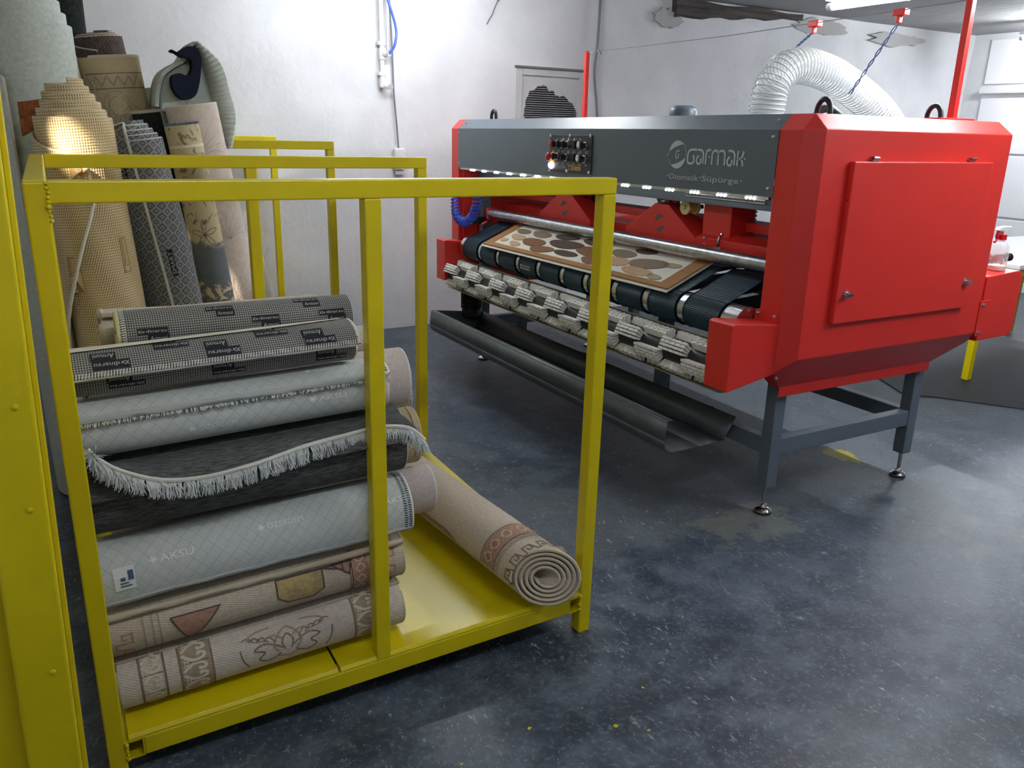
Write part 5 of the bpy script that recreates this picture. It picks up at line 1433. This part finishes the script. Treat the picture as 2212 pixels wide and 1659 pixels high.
# ------------------------------------------------------------------ rug on the belts
def rug():
    t0 = Vector((RC.x+(RR+.006)*math.cos(math.pi/2+INC), 0, RC.z+(RR+.006)*math.sin(math.pi/2+INC)))
    dirv = Vector((math.cos(INC), 0, math.sin(INC))); nrm = Vector((-math.sin(INC), 0, math.cos(INC)))
    tilt = lambda p: MR.matrix_basis @ (Vector(p)-Vector(MR.location))
    y0, y1 = 2.60, 4.28; Lr = .262; th = .011
    def at(u, w, h=0):   # u along belts (0 front), w across from near (0) to far (y1-y0)
        uu = u-.028
        sk = .018*(w/(y1-y0))
        return tilt(t0+dirv*(uu-sk)+nrm*(h+.004)+Yv*(y0+w))
    W_ = y1-y0
    r0 = empty('patterned_rug', tuple(tilt(t0+Yv*(y0+W_/2))), 'small cream rug with brown pebble shapes and tan border entering the machine', 'rug')
    nu, nw = 12, 24
    def slab(u0, u1, w0, w1, h0, h1):
        m = MB(); n1, n2 = max(1, int((u1-u0)/.03)), max(1, int((w1-w0)/.08))
        g = lambda i, j, h: at(u0+(u1-u0)*i/n1, w0+(w1-w0)*j/n2, h)
        for i in range(n1):
            for j in range(n2): m.poly([g(i,j,h1), g(i+1,j,h1), g(i+1,j+1,h1), g(i,j+1,h1)])
        for i in range(n1):
            for j in (0, n2): m.poly([g(i,j,h0), g(i+1,j,h0), g(i+1,j,h1), g(i,j,h1)])
        for j in range(n2):
            for i in (0, n1): m.poly([g(i,j,h0), g(i,j+1,h0), g(i,j+1,h1), g(i,j,h1)])
        return m
    mcr = simple('cream_rug_pile', lin(228, 222, 208), .95, var=.04, vs=200, bump=.6, bs=500, bd=.003)
    mbd = simple('tan_rug_border', lin(168, 124, 78), .95, var=.15, vs=150, bump=.8, bs=500, bd=.004)
    slab(0, Lr, 0, W_, 0, th*.5).build('backing', mcr, r0)
    slab(.038, Lr, .085, W_-.085, th*.5, th).build('field', mcr, r0)
    for a in ((.006, .038, .006, W_-.006), (.038, Lr, .006, .085), (.038, Lr, W_-.085, W_-.006)): slab(*a, th*.4, th+.002).build('border', mbd, r0)
    slab(-.008, .006, 0, W_, 0, th*.35).build('front_hem', M_BIND, r0)
    cols = [simple('pebble_brown', lin(134, 96, 66), .95, var=.15, vs=150, bump=.8, bs=500, bd=.004), simple('pebble_dark', lin(92, 74, 62), .95, var=.15, vs=150, bump=.8, bs=500, bd=.004),
            simple('pebble_taupe', lin(146, 126, 106), .95, var=.12, vs=150, bump=.8, bs=500, bd=.004), simple('pebble_sand', lin(200, 168, 132), .95, var=.1, vs=150, bump=.8, bs=500, bd=.004), simple('pebble_olive', lin(176, 166, 132), .95, var=.1, vs=150, bump=.8, bs=500, bd=.004)]
    spots = [(.16, .062, .045, .020, 4), (.30, .075, .11, .030, 3), (.30, .145, .12, .044, 2), (.155, .17, .05, .02, 4), (.50, .115, .10, .034, 3), (.53, .185, .10, .030, 2), (.66, .075, .085, .030, 0), (.74, .145, .14, .042, 0),
             (.80, .225, .12, .030, 1), (.90, .085, .10, .026, 1), (1.00, .160, .15, .040, 1), (1.12, .075, .11, .030, 0), (1.08, .225, .11, .026, 1), (1.27, .120, .12, .036, 0), (1.31, .205, .10, .030, 2), (1.40, .070, .06, .022, 3), (1.46, .135, .08, .028, 3), (1.50, .200, .07, .026, 2), (.42, .235, .08, .020, 1), (1.545, .085, .035, .020, 3)]
    rnd = random.Random(2)
    for w, u, rw, ru, c in spots:
        m = MB(); n = 18; P = []
        rot = rnd.uniform(-.25, .25)
        for i in range(n):
            a = 2*math.pi*i/n; k = 1+.08*math.sin(2*a+w*9)+.05*math.sin(3*a)
            dw, du = rw*k*math.cos(a), ru*k*math.sin(a)
            P.append((min(Lr-.002, max(.041, u+du+dw*rot*.25)), min(W_-.088, max(.088, w+dw))))
        top = [at(u_, w_, th+.0035) for u_, w_ in P]; bot = [at(u_, w_, th-.001) for u_, w_ in P]
        m.poly(top)
        for i in range(n): j = (i+1) % n; m.poly([bot[i], bot[j], top[j], top[i]])
        m.build('pebble_shape', cols[c], r0)
rug()

# ------------------------------------------------------------------ spray bottle on the rear bearing box
sb = empty('spray_bottle', (3.655, 2.10, .9685), 'clear spray bottle with white trigger and red collar standing on the red box', 'bottle')
b0 = (3.655, 2.10, .9690)
M_BOT = m_clear('clear_bottle_plastic', lin(225, 228, 230), .32, .1)
MB().lathe(b0, (0, 0, 1), [(.036, 0), (.038, .004), (.038, .085), (.034, .105), (.022, .120), (.014, .126), (.014, .138)], 24, cap=False).build('bottle', M_BOT, sb, smooth=50)
MB().lathe(b0, (0, 0, 1), [(.0355, .002), (.0365, .004), (.0365, .022), (.0005, .022)], 24).build('liquid', simple('white_liquid', lin(232, 228, 222), .3), sb, smooth=40)
lb = MB(); rnd = random.Random(6)
for i in range(34):
    a = math.radians(rnd.uniform(150, 330)); z = rnd.uniform(.030, .078); pts = []
    for k in range(6):
        t = k*math.pi/3; aa = a+.12*math.cos(t); zz = z+.0055*math.sin(t); pts.append((b0[0]+.0386*math.cos(aa), b0[1]+.0386*math.sin(aa), b0[2]+zz))
    lb.poly(pts, rnd.choice((0, 0, 1)))
lb.build('label_print', [simple('pink_print', lin(226, 170, 160), .5), simple('white_print', lin(238, 232, 230), .5)], sb)
MB().lathe((b0[0], b0[1], b0[2]+.134), (0, 0, 1), [(.017, 0), (.017, .022), (.014, .024)], 18).build('collar', M_RBTN, sb, smooth=40)
tr = MB(); z = b0[2]+.156
tr.prism([(b0[0]-.055, b0[1]-.011, z+.022), (b0[0]-.045, b0[1]-.011, z+.034), (b0[0]-.01, b0[1]-.011, z+.038), (b0[0]+.040, b0[1]-.011, z+.036), (b0[0]+.046, b0[1]-.011, z+.028), (b0[0]+.020, b0[1]-.011, z+.016), (b0[0]+.013, b0[1]-.011, z), (b0[0]-.013, b0[1]-.011, z), (b0[0]-.016, b0[1]-.011, z+.016), (b0[0]-.045, b0[1]-.011, z+.018)], (0, .022, 0))
tr.build('spray_head', M_WHT, sb, bevel=.003)
MB().tube(bez([(b0[0]-.036, b0[1], z+.020), (b0[0]-.044, b0[1], z+.002), (b0[0]-.042, b0[1], z-.018), (b0[0]-.056, b0[1], z-.030)]), .006, 8).build('trigger', M_RBTN, sb, smooth=60)

# ------------------------------------------------------------------ table at the right and rubber mat
tt = empty('work_table', (6.0, 3.2, 0), 'white topped work table with yellow steel legs at the right edge', 'table')
MB().box(5.12, 6.9, 2.80, 3.75, .772, .800).build('table_top', M_WHT, tt, bevel=.004)
for y in (2.84, 3.67): MB().box(5.16, 6.86, y, y+.045, .720, .772).build('apron', M_YEL, tt, bevel=.003)
for x in (5.135, 6.82):
    for y in (2.99, 3.70):
        MB().box(x, x+.045, y, y+.045, .010, .772).build('leg', M_YEL, tt, bevel=.003)
MB().box(5.135, 5.18, 2.84, 3.70, .715, .772).build('side_apron', M_YEL, tt, bevel=.003)
MB().prism([(5.15, 2.84, .72), (5.15, 2.90, .72), (5.15, 3.03, .50), (5.15, 2.99, .50)], (.03, 0, 0)).build('brace', M_YEL, tt)
hb = MB(); hb.cyl((3.85, 2.35, .955), (4.12, 2.30, .975), .020, n=12)
tag(hb.build('discharge_pipe', M_BLK, MR, smooth=40))
rm = MB(); n = 16; top = []
outl = [(4.48, 2.98), (4.62, 2.86), (4.80, 2.62), (5.02, 2.34), (5.35, 2.05), (6.6, 2.2), (6.6, 3.9), (4.9, 3.8)]
rm.prism([(x, y, .001) for x, y in outl], (0, 0, .008))
tag(rm.build('rubber_mat', M_DKRUB, loc=(5.5, 2.8, 0), bevel=.002), 'thin dark rubber mat lying on the floor behind the machine', 'mat')
pf_ = MB(); pf_.loft([[(3.00,2.075,.0012),(3.03,2.09,.0012),(3.075,2.065,.0012),(3.06,2.045,.0012)],[(3.00,2.075,.0025),(3.03,2.09,.0025),(3.075,2.065,.0025),(3.06,2.045,.0025)]])
# ------------------------------------------------------------------ tidy
for o in bpy.data.objects:
    if '_o' in o: del o['_o']
bpy.context.view_layer.update()
